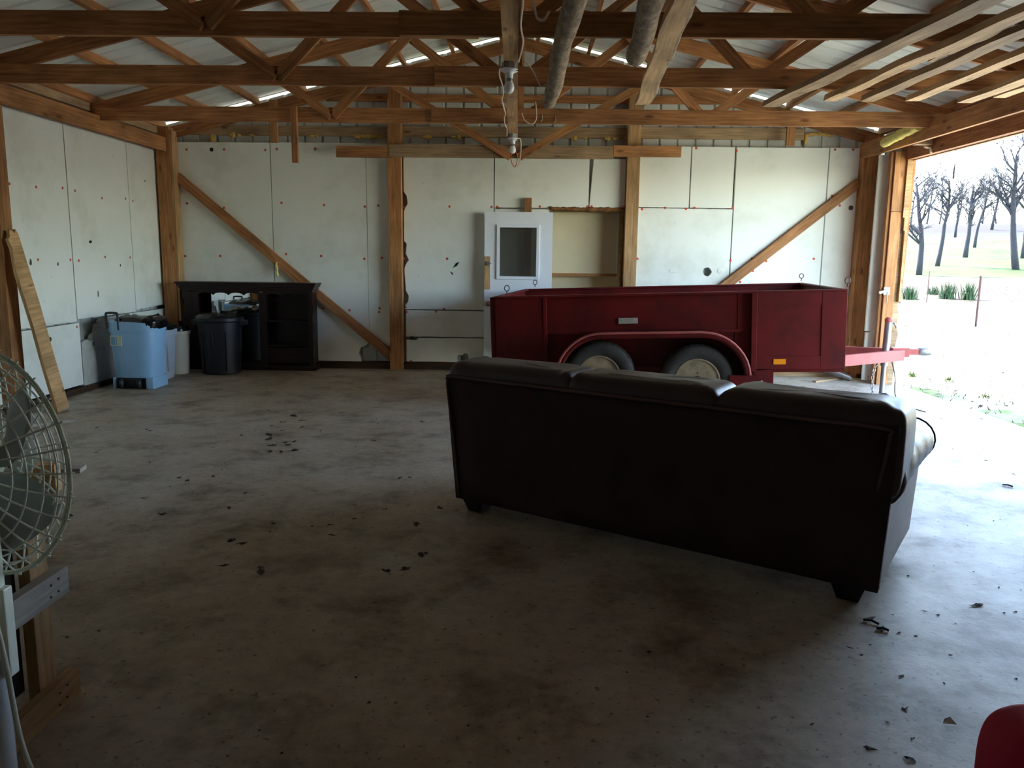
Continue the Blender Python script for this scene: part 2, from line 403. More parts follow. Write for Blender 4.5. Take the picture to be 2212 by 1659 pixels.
    # ridge
MB().beam((XC, YF, zr(XC) + .03), (XC, 10.4, zr(XC) + .03), .3, .01).build('ridge_cap', 'roof', ceil)

# ------------------------------------------------------------------ back wall
wb = thing('wall_back', 'back wall of white foam boards between posts under bare metal siding', 'wall', (0, YB, 0), kind='structure')
DX0, DX1, DZ = .24, 1.175, 2.075                       # doorway
x = -4.9
while x < 4.4:
    n = 4 if x < 4.0 else 1; x1 = x + n * .225
    top = lambda p: Vector((p.x, p.y, zr(p.x) - .022))
    if x1 <= DX0 or x >= DX1:
        corr((x, YB + .10, 0), (1, 0, 0), n, lambda p: Vector((p.x, p.y, 0)), top, (0, 1, 0), 'siding_sheet', 'siding', wb)
    else:
        corr((x, YB + .10, 0), (1, 0, 0), n, lambda p: Vector((p.x, p.y, DZ + .02)), top, (0, 1, 0), 'siding_sheet', 'siding', wb)
    x = x1
# lower siding either side of the doorway
for (xa, xb_) in ((-.4, DX0), (DX1, 1.4)):
    MB().box(xa, xb_, YB + .09, YB + .1, 0, DZ + .03).build('siding_strip', 'siding', wb)
# cream board closing the doorway behind, and its surroundings
MB().box(DX0 - .3, DX1 + .3, YB + .42, YB + .46, 0, 2.4).build('closing_board', 'cream', wb)
MB().box(DX0 - .02, DX1 - .03, YB + .28, YB + .30, 1.27, 2.06).build('upper_board', 'cream', wb)
MB().box(DX0 - .02, DX1 - .03, YB + .25, YB + .30, 1.235, 1.27).build('board_rail', 'post', wb)
MB().box(DX1 - .045, DX1 - .025, YB + .265, YB + .31, 1.2, 2.05).build('edge_trim', 'white_paint', wb)
MB().box(DX0 - .3, DX0 - .28, YB + .1, YB + .46, 0, 2.4).build('reveal_board', 'cream', wb)
MB().box(DX1 + .28, DX1 + .3, YB + .1, YB + .46, 0, 2.4).build('reveal_board', 'cream', wb)
MB().box(DX0 - .3, DX1 + .3, YB + .1, YB + .46, 2.4, 2.42).build('reveal_board', 'cream', wb)
# foam boards: outlines in x,z on the wall face
PT = 2.865
def panel(poly, holes=(), m='foam', t=.05, lab=None, parent=None, frame=None):
    """foam board from an outline; holes are cut right through (keyhole outline)"""
    pl = list(poly)
    for h in holes:
        i = min(range(len(pl)), key=lambda k: (pl[k][0] - h[0][0]) ** 2 + (pl[k][1] - h[0][1]) ** 2)
        pl = pl[:i + 1] + list(h) + [h[0]] + pl[i:]
    o, u, v, tv = frame or ((0, YB, 0), (1, 0, 0), (0, 0, 1), (0, t, 0))
    p = MB().prism(pl, o, u, v, tv).build('foam_board', m, parent or wb)
    if lab: part(p, lab)
    return p
def caps(par, pts, ax=1, val=YB, r=.016):
    for (px, py) in pts:
        q = on(px, py, ax, val)
        T = Matrix.Translation(q) @ (Matrix.Rotation(PI / 2, 4, 'X') if ax == 1 else Matrix.Rotation(PI / 2, 4, 'Y'))
        MB().lathe([(.0, .004 if ax == 1 else .004), (r * .5, .0045), (r, .002), (r, -.004)], 8, T if ax == 1 else T, cap=False).build('fastener_washer', 'cap_red', par)
def rect(x0, x1, z0, z1, g=.0055, wob=.004):
    return [(x0 + g, z0 + g), (x1 - g, z0 + g + jit(wob)), (x1 - g, z1 - g), (x0 + g, z1 - g + jit(wob))]
def blob(cx, cz, rx, rz, n=9, j=.25, ph=0):
    return [(cx + rx * math.cos(-2 * PI * i / n + ph) * (1 + jit(j)), cz + rz * math.sin(-2 * PI * i / n + ph) * (1 + jit(j))) for i in range(n)]
p1 = panel(rect(-4.50, -3.31, .09, PT), lab='foam board with dark scratches near the top')
hole = [(-2.09, .09), (-2.09, .12)]
p2 = panel([(-3.305, .095), (-2.20, .09), (-2.2, .13), (-2.23, .2), (-2.21, .27), (-2.14, .3), (-2.10, .34), (-2.09, .45), (-2.10, PT), (-3.305, PT)], lab='foam board with broken lower corner')
p3 = panel([(-2.085, .34), (-2.08, .28), (-1.80, .3), (-1.80, 2.86), (-2.093, 2.86)])
tear = on(984, 576, 1, YB); tear2 = on(977, 588, 1, YB)
p4 = panel([(-1.62, .785), (-.475, .785), (-.475, PT), (-1.62, PT), (-1.62, 2.28), (-1.58, 2.22), (-1.57, 2.12), (-1.60, 2.08), (-1.62, 2.02), (-1.62, 1.66), (-1.585, 1.62), (-1.6, 1.5), (-1.56, 1.42), (-1.6, 1.36), (-1.62, 1.3), (-1.6, 1.02), (-1.565, .96), (-1.575, .88), (-1.61, .84)],
      [[(tear.x - .04, tear.z - .02), (tear.x + .02, tear.z + .01), (tear.x + .05, tear.z + .06), (tear.x + .0, tear.z + .045)][::-1], [(tear2.x - .035, tear2.z + .01), (tear2.x + .0, tear2.z - .035), (tear2.x + .015, tear2.z - .01)][::-1]], lab='foam board torn along the post and holed')
p5 = panel(rect(-1.61, -.3, .425, .775))
p6 = panel([(-1.60, .10), (-.93, .10), (-.94, .16), (-.92, .2), (-.88, .19), (-.83, .22), (-.79, .2), (-.78, .12), (-.3, .10), (-.3, .415), (-1.45, .41), (-1.48, .38), (-1.6, .39)], lab='lowest foam board with a broken bottom edge')
p6b = panel(rect(-.46, .235, .09, 2.08)); 
p7 = panel(rect(-.468, .735, 2.085, PT))
p8 = panel([(.742, 2.1), (1.185, 2.095), (1.185, 2.70), (.782, 2.70)])
cap_l = lambda z: None
p9 = panel(rect(1.345, 2.0, 2.11, PT)); p10 = panel(rect(2.005, 2.545, 2.11, PT))
hc = on(1528, 587, 1, YB)
p11 = panel(rect(1.345, 2.555, .09, 2.105), [blob(hc.x, hc.z, .055, .06, 10, .12)], lab='foam board with a round hole')
p12 = panel(rect(2.56, 3.71, .09, PT)); p13 = panel(rect(3.715, 4.10, .09, PT))
# dents and a plug of duct tape round the hole
for (px, py, rx, rz) in ((1455, 585, .07, .03), (1557, 585, .05, .04)):
    q = on(px, py, 1, YB); MB().sell((q.x, YB, q.z), (rx, .006, rz), 1, 14, 8, wob=lambda p: p * (1 + .3 * noise.noise(p * 40))).build('scuffed_patch', 'foam', p11)
for par, pts in ((p1, [(403, 323), (484, 323), (573, 324), (404, 439), (484, 449), (400, 553), (476, 553)]), (p2, [(598, 322), (681, 321), (608, 438), (700, 443), (788, 446), (618, 549), (694, 553), (787, 559), (698, 666), (755, 670), (581, 540)]),
                 (p3, [(817, 444), (825, 557), (820, 666), (819, 674), (818, 738)]), (p4, [(870, 447), (971, 446), (1062, 447), (872, 559), (966, 559), (876, 664), (959, 668)]), (p5, [(878, 674), (942, 673)]), (p6, [(888, 780), (961, 783)]),
                 (p7, [(1074, 447), (1166, 446), (1269, 446)]), (p8, [(1278, 446), (1347, 447)]), (p9, [(1437, 449), (1387, 452)]), (p10, [(1504, 320), (1583, 449), (1500, 449)]), (p11, [(1377, 559), (1578, 563), (1482, 451)]),
                 (p12, [(1591, 326), (1624, 559), (1655, 564), (1626, 585), (1758, 559), (1599, 609)]), (p13, [(1804, 323), (1843, 323), (1797, 423), (1814, 444), (1841, 562)])):
    caps(par, pts)
# grey knots / bolts showing on the boards
for par, px, py, r in ((p1, 457, 323, .025), (p13, 1838, 449, .03)):
    q = on(px, py, 1, YB); MB().sell((q.x, YB, q.z), (r, .008, r), .9, 10, 6).build('grey_plug', 'dark_steel', par)
# posts, sill, girts, braces
def wpost(x0, x1, y0, y1, z0, z1, par, m='post', name='post'): return MB().box(x0, x1, y0, y1, z0, z1).build(name, m, par, bev=.004)
wpost(-4.69, -4.52, 10.05, 10.2, 0, 3.02, wb); wpost(-4.52, -4.485, 10.06, 10.22, .6, 2.98, wb, 'pale')
wpost(-1.80, -1.635, 10.125, 10.3, 0, 3.55, wb); wpost(1.19, 1.35, 10.125, 10.3, 0, 3.55, wb, 'pale')
wpost(-4.7, -.6, 10.19, 10.32, 0, .088, wb, 'sill', 'sill_plate'); wpost(1.18, 4.12, 10.19, 10.32, 0, .088, wb, 'sill', 'sill_plate'); wpost(-.6, .235, 10.19, 10.32, 0, .088, wb, 'sill', 'sill_plate')
for (xa, xb_, z0, z1, m) in ((-4.45, -1.8, 2.955, 3.075, 'grey_wood'), (-1.63, 1.19, 2.955, 3.085, 'grey_wood'), (1.35, 3.4, 2.96, 3.10, 'grey_wood'), (-2.6, -1.8, 3.38, 3.47, 'truss'), (-1.63, 1.19, 3.38, 3.47, 'truss'), (1.35, 2.4, 3.38, 3.47, 'truss')):
    wpost(xa, xb_, 10.28, 10.32, z0, z1, wb, m, 'girt')
a, c_ = Vector((-4.5, 10.19, 2.43)), Vector((-1.79, 10.19, .17)); MB().beam(a, c_, .05, .115).build('diagonal_brace', 'truss', wb)
a, c_ = Vector((4.09, 10.19, 2.44)), Vector((2.3, 10.19, .98)); MB().beam(a, c_, .05, .115).build('diagonal_brace', 'post', wb)
MB().box(-2.42, -1.72, 10.01, 10.05, 2.665, 2.80).build('nailer_plank', 'truss', wb)
MB().box(-1.76, 1.0, 10.0, 10.055, 2.675, 2.825).build('nailer_plank', 'grey_wood', wb)
MB().box(1.005, 1.83, 10.005, 10.055, 2.705, 2.835).build('nailer_plank', 'post', wb)
wpost(-3.25, -3.16, 10.07, 10.11, 2.84, 3.35, wb, 'post', 'stud'); wpost(3.12, 3.22, 10.07, 10.11, 2.86, 3.2, wb, 'post', 'stud')
wpost(-.08, .01, 10.16, 10.225, 0, 2.21, wb, 'post', 'stud')
# gable rafters against the siding
for sd in (-1, 1):
    x0, x1 = XC + sd * 4.55, XC
    MB().beam((x0, 10.22, zb(x0) + .07), (x1, 10.22, zb(x1) + .07), .04, .14).build('gable_rafter', 'truss', wb)
    q = Vector((XC - .06 + sd * .0, 9.97, 2.68)); MB().beam(q + Vector((sd * .05, 0, 0)), (XC - .06 + sd * 1.75, 9.97, 3.66), .04, .09).build('gable_web', 'truss' if sd < 0 else 'post', wb)
# spray foam round the doorway
def lumpy(pts, r, name, m, par, n=10):
    P = []; 
    for i in range(len(pts) - 1):
        a, c = Vector(pts[i]), Vector(pts[i + 1]); k = max(2, int((c - a).length / .02))
        P += [a.lerp(c, j / k) for j in range(k)]
    P.append(Vector(pts[-1])); rr = [r * (1 + .45 * noise.noise(p * 19)) for p in P]
    P = [p + Vector((jit(.004), 0, jit(.004))) for p in P]
    return MB().tube(P, rr, n).build(name, m, par, True)
lumpy([(.235, YB - .0, 2.085), (1.17, YB, 2.08)], .026, 'spray_foam_bead', 'spray', wb)
lumpy([(1.185, YB + .02, 2.08), (1.175, YB + .02, .2)], .024, 'spray_foam_bead', 'spray', wb)
for i in range(26):
    px = random.choice([random.uniform(500, 830), random.uniform(720, 1000), random.uniform(1230, 1360)]); q = on(px, 291, 1, 10.29)
    if -1.82 < q.x < -1.6: continue
    MB().sell((q.x, 10.285, 2.955), (.02 + random.random() * .03, .015, .012 + random.random() * .025), 1, 10, 7, wob=lambda p: p * (1 + .4 * noise.noise(p * 70 + q))).build('insulation_tuft', 'tuft', wb, True)
MB().sell((on(459, 300, 1, 10.28).x, 10.28, 2.9), (.035, .02, .07), 1, 10, 8).build('insulation_tuft', 'tuft', wb, True)
lumpy([(3.42, 10.3, 2.9), (3.43, 10.3, 3.02), (3.55, 10.3, 3.04), (3.75, 10.3, 3.02)], .022, 'insulation_tuft', 'tuft', wb)
q = on(597, 575, 1, 10.15); lumpy([(q.x, 10.15, q.z + .05), (q.x + .01, 10.15, q.z - .12)], .014, 'insulation_tuft', 'batt', wb)

# ------------------------------------------------------------------ left wall
wl = thing('wall_left', 'left wall of white foam boards with a timber header and posts', 'wall', (XL, 5, 0), kind='structure')
y = YF
while y < 10.3:
    corr((XL - .1, y, 0), (0, 1, 0), 4, lambda p: Vector((p.x, p.y, 0)), lambda p: Vector((p.x, p.y, 3.12)), (-1, 0, 0), 'siding_sheet', 'siding', wl); y += .9
LF = ((XL, 0, 0), (0, 1, 0), (0, 0, 1), (-.05, 0, 0))
LP = lambda poly, holes=(), m='foam', lab=None: panel(poly, holes, m, parent=wl, frame=LF, lab=lab)
l1 = LP(rect(7.02, 8.12, .745, 3.0)); l2 = LP(rect(8.125, 9.37, .765, 3.0), lab='foam board with dark scuffs'); l3 = LP([(9.376, .79), (9.7, .80), (10.23, .815), (10.22, 3.0), (9.376, 3.0)])
l4 = LP(rect(7.02, 8.155, .07, .735)); l5 = LP([(8.165, .06), (9.2, .06), (9.2, .76), (8.60, .75), (8.56, .70), (8.50, .69), (8.46, .6), (8.40, .58), (8.37, .53), (8.33, .52), (8.27, .545), (8.165, .52)], m='foam_grey', lab='grimy lower foam board with a broken top')
l6 = LP(rect(9.21, 10.22, .06, .76)); 
caps(l1, [(20, 397), (78, 404), (135, 406), (82, 561), (152, 561)], 0, XL, .014); caps(l2, [(162, 412), (220, 428), (271, 429), (170, 563), (227, 555)], 0, XL, .014); caps(l3, [(287, 434), (281, 556)], 0, XL, .014); caps(l4, [(166, 706)], 0, XL, .014)
for par, px, py, ry, rz in ((l1, 66, 566, .035, .05), (l1, 125, 570, .025, .03), (l2, 260, 573, .02, .03), (l4, 108, 733, .05, .04), (l2, 195, 522, .06, .025), (l2, 212, 635, .02, .06), (l3, 313, 391, .02, .02), (l5, 202, 742, .025, .035), (l3, 338, 352, .015, .05)):
    q = on(px, py, 0, XL); MB().sell(q, (.004, ry * .5, rz * .6), 1, 12, 8, wob=lambda p: p * (1 + .5 * noise.noise(p * 45))).build('gouge_mark', 'dark_steel', par)
y = 7.0
for k, (ya, yb_) in enumerate(((5.8, 6.86), (4.6, 5.79), (3.4, 4.59), (2.2, 3.39), (1.0, 2.19), (-.2, .99), (-1.3, -.21), (-2.2, -1.31))):
    LP(rect(ya, yb_, .75, 3.0)); LP(rect(ya, yb_, .06, .74))
wpost(-4.76, -4.60, 6.86, 7.02, 0, 2.9, wl); wpost(-4.76, -4.60, 3.4, 3.56, 0, 2.9, wl)
wpost(-4.80, -4.69, YF, 10.2, 0, .06, wl, 'sill', 'sill_plate')
MB().box(-4.60, -4.555, YF, 10.24, 2.715, 2.885).build('header_beam', 'post', wl, bev=.004)
MB().box(-4.72, -4.60, YF, 10.2, 2.78, 2.90).build('header_beam', 'truss', wl, bev=.004)
MB().box(-4.715, -4.66, YF, 10.2, 2.935, 3.03).build('eave_girt', 'grey_wood', wl)

# ------------------------------------------------------------------ right wall with the big opening
wr = thing('wall_right', 'right wall with the wide open doorway, timber jambs and header', 'wall', (4.4, 5, 0), kind='structure')
for (ya, n) in ((YF, 32), (OPN1 - .0, 3)):
    yy = ya
    for k in range(n // 4 + (1 if n % 4 else 0)):
        nn = min(4, n - 4 * k)
        corr((4.42, yy, 0), (0, 1, 0), nn, lambda p: Vector((p.x, p.y, 0)), lambda p: Vector((p.x, p.y, 3.12)), (1, 0, 0), 'siding_sheet', 'siding', wr); yy += nn * .225
yy = OPN0
while yy < OPN1 - .1:
    corr((4.42, yy, 0), (0, 1, 0), 4, lambda p: Vector((p.x, p.y, OPZ)), lambda p: Vector((p.x, p.y, 3.12)), (1, 0, 0), 'siding_sheet', 'siding', wr); yy += .9
RF = ((4.30, 0, 0), (0, 1, 0), (0, 0, 1), (.05, 0, 0))
panel(rect(9.60, 10.23, .62, 2.74), parent=wr, frame=RF); panel(rect(9.60, 10.23, .03, .615), parent=wr, frame=RF)
JF = ((0, 9.70, 0), (1, 0, 0), (0, 0, 1), (0, .03, 0)); panel(rect(4.105, 4.26, .625, 2.72), parent=wr, frame=JF); panel(rect(4.115, 4.26, .02, .62), parent=wr, frame=JF)
for k, (ya, yb_) in enumerate(((3.5, 4.85), (2.3, 3.49), (1.1, 2.29), (-.1, 1.09), (-2.2, -.11))): panel(rect(ya, yb_, .05, 3.0), parent=wr, frame=RF)
wpost(4.085, 4.29, 10.06, 10.23, 0, 2.74, wr); wpost(4.12, 4.29, 10.1, 10.23, 2.74, 3.0, wr, 'truss')
wpost(4.175, 4.205, 9.53, 9.60, 0, 2.73, wr, 'truss', 'jamb_board')
wpost(4.21, 4.335, 9.50, 9.6, 2.05, 2.73, wr, 'post', 'jamb_board'); wpost(4.21, 4.335, 9.50, 9.6, .0, 2.045, wr, 'post', 'jamb_board')
MB().prism([(4.34, 1.98), (4.36, 1.98), (4.36, 1.83), (4.375, 1.83), (4.375, 1.0), (4.40, 1.0), (4.405, 2.72), (4.34, 2.72)], (0, 9.47, 0), (1, 0, 0), (0, 0, 1), (0, .06, 0)).build('jamb_board', 'pale', wr)
MB().prism([(4.34, .0), (4.41, 0), (4.42, .3), (4.405, .45), (4.43, .62), (4.40, .7), (4.415, .86), (4.395, .95), (4.40, 1.02), (4.375, 1.02), (4.37, 1.8), (4.34, 1.8)], (0, 9.52, 0), (1, 0, 0), (0, 0, 1), (0, .07, 0)).build('jamb_board', 'grey_wood', wr)
MB().prism([(4.41, 1.2), (4.44, 1.2), (4.47, 2.64), (4.41, 2.64)], (0, 9.54, 0), (1, 0, 0), (0, 0, 1), (0, .07, 0)).build('jamb_board', 'post', wr)
MB().box(4.40, 4.44, 9.55, 9.6, .98, 1.3).build('rubber_strip', 'dark_steel', wr)
wpost(4.13, 4.46, OPN0 - .16, OPN0, 0, 2.73, wr, 'post', 'jamb_board')
MB().box(4.08, 4.125, YF, 10.22, 2.725, 2.91).build('header_beam', 'post', wr, bev=.004)
MB().box(4.33, 4.40, OPN0 - .3, 9.62, 2.635, 2.80).build('header_plank', 'truss', wr); MB().box(4.35, 4.415, OPN0 - .3, 9.62, 2.81, 2.97).build('header_plank', 'truss', wr)
MB().box(4.40, 4.45, OPN0 - .3, 9.62, 2.625, 2.66).build('header_trim', 'grey_wood', wr)
wpost(4.13, 4.3, 8.85, 8.95, 2.72, 2.9, wr, 'grey_wood', 'header_block')
lumpy([(4.24, 8.9, 2.70), (4.3, 8.9, 2.69), (4.32, 8.9, 2.64)], .012, 'torn_strip', 'cable', wr)
wpost(4.2, 4.36, 10.0, 10.2, 0, .05, wr, 'sill', 'sill_plate')
# latch on the jamb
lt = thing('door_latch', 'galvanised hinge latch screwed to the jamb beside the opening', 'latch', (4.24, 9.48, 1.12))
MB().box(4.20, 4.27, 9.488, 9.50, 1.08, 1.17).build('plate', 'steel', lt); MB().beam((4.25, 9.47, 1.14), (4.13, 9.45, 1.105), .016, .03).build('bar', 'steel', lt)
MB().tube([(4.235, 9.475, 1.12), (4.24, 9.47, 1.0), (4.23, 9.468, .985), (4.222, 9.468, 1.0)], .005, 6).build('pin', 'steel', lt)
tag(MB().tube([(4.40, 8.55, 2.64), (4.405, 8.55, 2.5), (4.40, 8.545, 2.42), (4.4, 8.545, 2.33)], [.003, .003, .009, .009], 6).build('hanging_rope', 'dark_steel', loc=(4.4, 8.55, 2.33)), 'short dark rope hanging from the top of the wide opening', 'rope')

# front wall behind the camera
wf = thing('wall_front', 'metal front wall of the barn', 'wall', (0, YF, 0), kind='structure')
x = -4.9
while x < 4.4:
    corr((x, YF, 0), (1, 0, 0), 4 if x < 4 else 1, lambda p: Vector((p.x, p.y, 0)), lambda p: Vector((p.x, p.y, zr(p.x))), (0, -1, 0), 'siding_sheet', 'siding', wf); x += .9

# ------------------------------------------------------------------ trusses
def truss(Y, label, ends=(-4.6, 4.3), mat_='truss', splice=-.5):
    t = thing('roof_truss', label, 'truss', (XC, Y, 2.84), group='timber roof trusses')
    MB().beam((ends[0], Y, 2.915), (splice, Y, 2.915), .042, .15).build('bottom_chord', mat_, t, bev=.003)
    MB().beam((splice - .5, Y - .042, 2.915), (ends[1], Y - .042, 2.91), .042, .15).build('bottom_chord', mat_, t, bev=.003)
    for sd in (-1, 1):
        xe = XC + sd * 4.75
        MB().beam((xe, Y + .03, zb(xe) + .07), (XC, Y + .03, zb(XC) + .07), .04, .14).build('top_chord', mat_, t, bev=.003)
        for (xa, xb_) in ((1.95, 2.72), (1.93, .98), (.06, 1.25)):
            A = Vector((XC + sd * xa, Y + .03 - .036 * (xa > .5) * 2 , 2.90)); B = Vector((XC + sd * xb_, A.y, zb(XC + sd * xb_) + .1))
            MB().beam(A, B, .038, .09).build('web', mat_, t)
    MB().box(XC - .03, XC + .06, Y - .03, Y + .01, 2.9, zb(XC) + .1).build('king_post', mat_, t)
    return t
truss(8.55, 'farthest timber roof truss, nearest to the back wall', splice=-.55)
truss(6.75, 'middle timber roof truss between two others', splice=-.3)
truss(5.3, 'nearest timber roof truss across the top of the picture', splice=-.35)
truss(3.5, 'timber roof truss overhead, just above the picture')
truss(1.6, 'timber roof truss behind the camera'); truss(-.3, 'timber roof truss at the rear of the barn')
tag(MB().box(-2.51, -2.45, 8.46, 8.505, 2.42, 2.99).build('hanging_stud', 'truss', loc=(-2.48, 8.48, 2.42)), 'short stud hanging down from the farthest truss on the left', 'stud')
# scrap boards in the roof
for (px, py, Y, ln, lab) in ((1680, 108, 7.3, .55, 'short weathered board scrap tucked under the roof right of centre'), (1770, 135, 7.4, .3, 'small wood block up under the roof at right'), (1650, 205, 8.9, .4, 'board scrap above the farthest truss at right')):
    q = on(px, py, 1, Y); q.z = zb(q.x) + .12
    tag(MB().beam(q + Vector((-.05, -ln / 2, 0)), q + Vector((.05, ln / 2, 0)), .14, .03, (.25, 0, 1)).build('board_scrap', 'grey_wood', loc=q), lab, 'board')

# centre runner under the trusses
cb = thing('centre_runner', 'pale flat plank running along under the middle of the trusses', 'plank', (-.15, 6, 2.8))
MB().beam((-.10, 2.6, 2.818), (-.175, 6.95, 2.818), .098, .036).build('plank', 'pale', cb); MB().beam((-.178, 6.955, 2.818), (-.22, 10.0, 2.818), .098, .036).build('plank', 'pale', cb)
def lamp(x, y, label):
    t = thing('bulb_holder', label, 'lamp', (x, y, 2.8), group='bare bulb holders')
    T = Matrix.Translation((x, y, 2.8))
    MB().lathe([(.05, 0), (.052, -.002), (.052, -.04), (.048, -.042)], 8, T).build('junction_box', 'steel', t)
    MB().lathe([(.052, -.042), (.060, -.046), (.058, -.058), (.04, -.066), (.03, -.072), (.026, -.09), (.026, -.105)], 20, T).build('socket', 'porcelain', t, True)
    bl = MB().lathe([(.018, -.10), (.022, -.118), (.024, -.13)], 20, T).build('bulb_neck', 'steel', t, True)
    MB().lathe([(.024, -.128), (.032, -.145), (.036, -.165), (.034, -.185), (.024, -.2), (.008, -.208)], 20, T).build('bulb', 'bulb', t, True)
    MB().tube([(x + .045, y - .02, 2.74), (x + .06, y - .03, 2.742)], .004, 6).build('pull_switch', 'brass', t)
lamp(-.165, 5.75, 'nearer bare white bulb in a porcelain holder under the centre plank'); lamp(-.21, 8.95, 'farther bare white bulb in a porcelain holder near the back wall')
def spl(P, k=8):
    P = [Vector(p) for p in P]; Q = []
    for i in range(len(P) - 1):
        a, b_, c, d = P[max(i - 1, 0)], P[i], P[i + 1], P[min(i + 2, len(P) - 1)]
        for j in range(k):
            t = j / k; Q.append(.5 * ((2 * b_) + (c - a) * t + (2 * a - 5 * b_ + 4 * c - d) * t * t + (3 * b_ - a - 3 * c + d) * t ** 3))
    return Q + [P[-1]]
def cable(P, r, name, m, label, cat='cable'):
    P = spl(P); return tag(MB().tube([p - P[0] for p in P], r, 6).build(name, m, None, True, loc=None), label, cat), P[0]
def put(a): o, p = a; o.location = p; return o
put(cable([(-.115, 3.0, 2.795), (-.06, 4.2, 2.79), (-.075, 4.8, 2.785), (-.065, 5.2, 2.79), (-.10, 5.65, 2.78)], .006, 'electric_cable', 'cable', 'white cable stapled along the near end of the centre plank'))
put(cable([(-.225, 5.76, 2.76)] + [(-.238 - .004 * k - .01 * math.sin(k * 1.9), 5.9 + k * .3, 2.80 - .012 * math.cos(k * 2.3)) for k in range(10)] + [(-.275, 8.9, 2.77)], .006, 'electric_cable', 'cable', 'wavy white cable running between the two bulb holders'))
put(cable([(-.16, 9.0, 2.76), (-.13, 9.3, 2.79), (-.13, 9.7, 2.72), (-.15, 9.9, 2.6), (-.18, 9.9, 2.56), (-.22, 9.9, 2.58), (-.24, 9.85, 2.62)], .007, 'electric_cable', 'cable', 'cream cable dropping beyond the farther bulb to a loop'))
put(cable([(-.2, 9.3, 2.78), (-.25, 9.6, 2.72), (-.24, 9.8, 2.6), (-.2, 9.85, 2.55), (-.17, 9.75, 2.66), (-.22, 9.5, 2.75)], .005, 'electric_wire', 'orange_cable', 'thin orange wire loop below the farther bulb'))
put(cable([(-.02, 5.0, 3.05), (-.0, 4.95, 2.94), (.02, 4.93, 2.86), (.06, 4.93, 2.85), (.09, 4.94, 2.9)], .008, 'electric_cable', 'cable', 'cream hook of loose cable above the nearest truss right of the plank'))
put(cable([(-.1, 7.9, 2.84), (-.07, 7.9, 2.77), (.0, 7.9, 2.74), (.04, 7.92, 2.80), (.03, 8.1, 2.98)], .006, 'electric_cable', 'cable', 'sagging cream cable loop between middle and farthest truss'))
put(cable([(-.07, 6.3, 2.95), (.0, 6.35, 2.88), (.06, 6.5, 2.80), (.10, 6.6, 2.83)], .005, 'electric_cable', 'cable', 'cream cable end dangling before the middle truss'))
for i, (px, py) in enumerate(((1171, 248), (1200, 250))):
    q = on(px, py, 1, 8.48); tag(MB().tube([q, q + Vector((.004, 0, -.05)), q + Vector((-.012, -.01, -.07))], .004, 6).build('bent_nail', 'steel', loc=q), ('bent nail in the farthest truss chord, left of a pair', 'bent nail in the farthest truss chord, right of a pair')[i], 'nail')

# round poles and live edge boards fixed under the trusses
def pole(p0, p1, r, label, m='bark', flat=1.0, seg=16, bend=.02, rough=.12, name='log_pole'):
    p0, p1 = Vector(p0), Vector(p1); P = []; R = []
    for i in range(seg + 1):
        t = i / seg; p = p0.lerp(p1, t) + Vector((noise.noise(Vector((t * 3, p0.x * 7, 0))) * bend, 0, noise.noise(Vector((t * 3, p0.x * 7, 5))) * bend * .5)); P.append(p - p0)
        R.append(r * (1 + rough * noise.noise(Vector((t * 9, p0.x * 5, 9)))))
    mb = MB().tube(P, R, 12, True, flat)
    o = tag(mb.build(name, m, None, 'auto'), label, 'pole'); o.location = p0; return o
pole((.14, 7.0, 2.775), (.24, 3.2, 2.775), .062, 'grey barked log pole under the trusses just right of the bulb')
pole((.675, 5.42, 2.772), (.53, 3.2, 2.772), .066, 'thick barked log ending short at the nearest truss')
def slab_board(p0, p1, w, t, label, m='slab_wood', wav=.018, seed=0):
    """live-edge board: wavy edges, bark strip on the left edge"""
    p0, p1 = Vector(p0), Vector(p1); d = p1 - p0; L = d.length; dn = d.normalized(); sd = dn.cross(Vector((0, 0, 1))).normalized(); k = 22
    o = thing('live_edge_board', label, 'board', p0, group='live edge boards under the trusses'); top = []; vs = []; fs = []; uv = []
    for i in range(k + 1):
        s_ = i / k; c = d * s_; wl_ = w / 2 + wav * noise.noise(Vector((s_ * 6, seed, 0))); wr_ = w / 2 + wav * noise.noise(Vector((s_ * 6, seed, 9)))
        zz = .012 * noise.noise(Vector((s_ * 4, seed, 3)))
        for e, h in ((-wl_, 0), (wr_, 0), (wr_ * .82, t), (-wl_ * .82, t)): vs.append(c + sd * e + Vector((0, 0, h + zz)))
    for i in range(k):
        for j in range(4):
            j2 = (j + 1) % 4; fs.append((i * 4 + j, (i + 1) * 4 + j, (i + 1) * 4 + j2, i * 4 + j2)); u0, u1 = L * i / k, L * (i + 1) / k; v0, v1 = j * .1, j * .1 + .1; uv.append([(u0, v0), (u1, v0), (u1, v1), (u0, v1)])
    fs += [(0, 1, 2, 3), (k * 4 + 3, k * 4 + 2, k * 4 + 1, k * 4)]; uv += [None, None]
    MB().add(vs, fs, uv).build('board', m, o, world=False)
    bk = []
    for i in range(k + 1):
        s_ = i / k; wl_ = w / 2 + wav * noise.noise(Vector((s_ * 6, seed, 0))); zz = .012 * noise.noise(Vector((s_ * 4, seed, 3))); bk.append(d * s_ - sd * (wl_ * .97) + Vector((0, 0, t * .45 + zz)))
    MB().tube(bk, [t * .45 * (1 + .3 * noise.noise(p * 8 + Vector((seed, 0, 0)))) for p in bk], 6).build('bark_edge', 'bark', o, True, world=False)
    return o
slab_board((.935, 7.05, 2.765), (.70, 3.3, 2.765), .115, .07, 'split pale log slab crossing under two trusses right of the barked pole', seed=1)
slab_board((2.04, 7.12, 2.77), (2.34, 4.0, 2.77), .13, .05, 'knotty live edge board, leftmost of the row at upper right', 'grey_wood', .025, seed=2)
slab_board((2.45, 6.85, 2.77), (2.66, 3.8, 2.77), .10, .05, 'live edge board second from left in the row at upper right', seed=3)
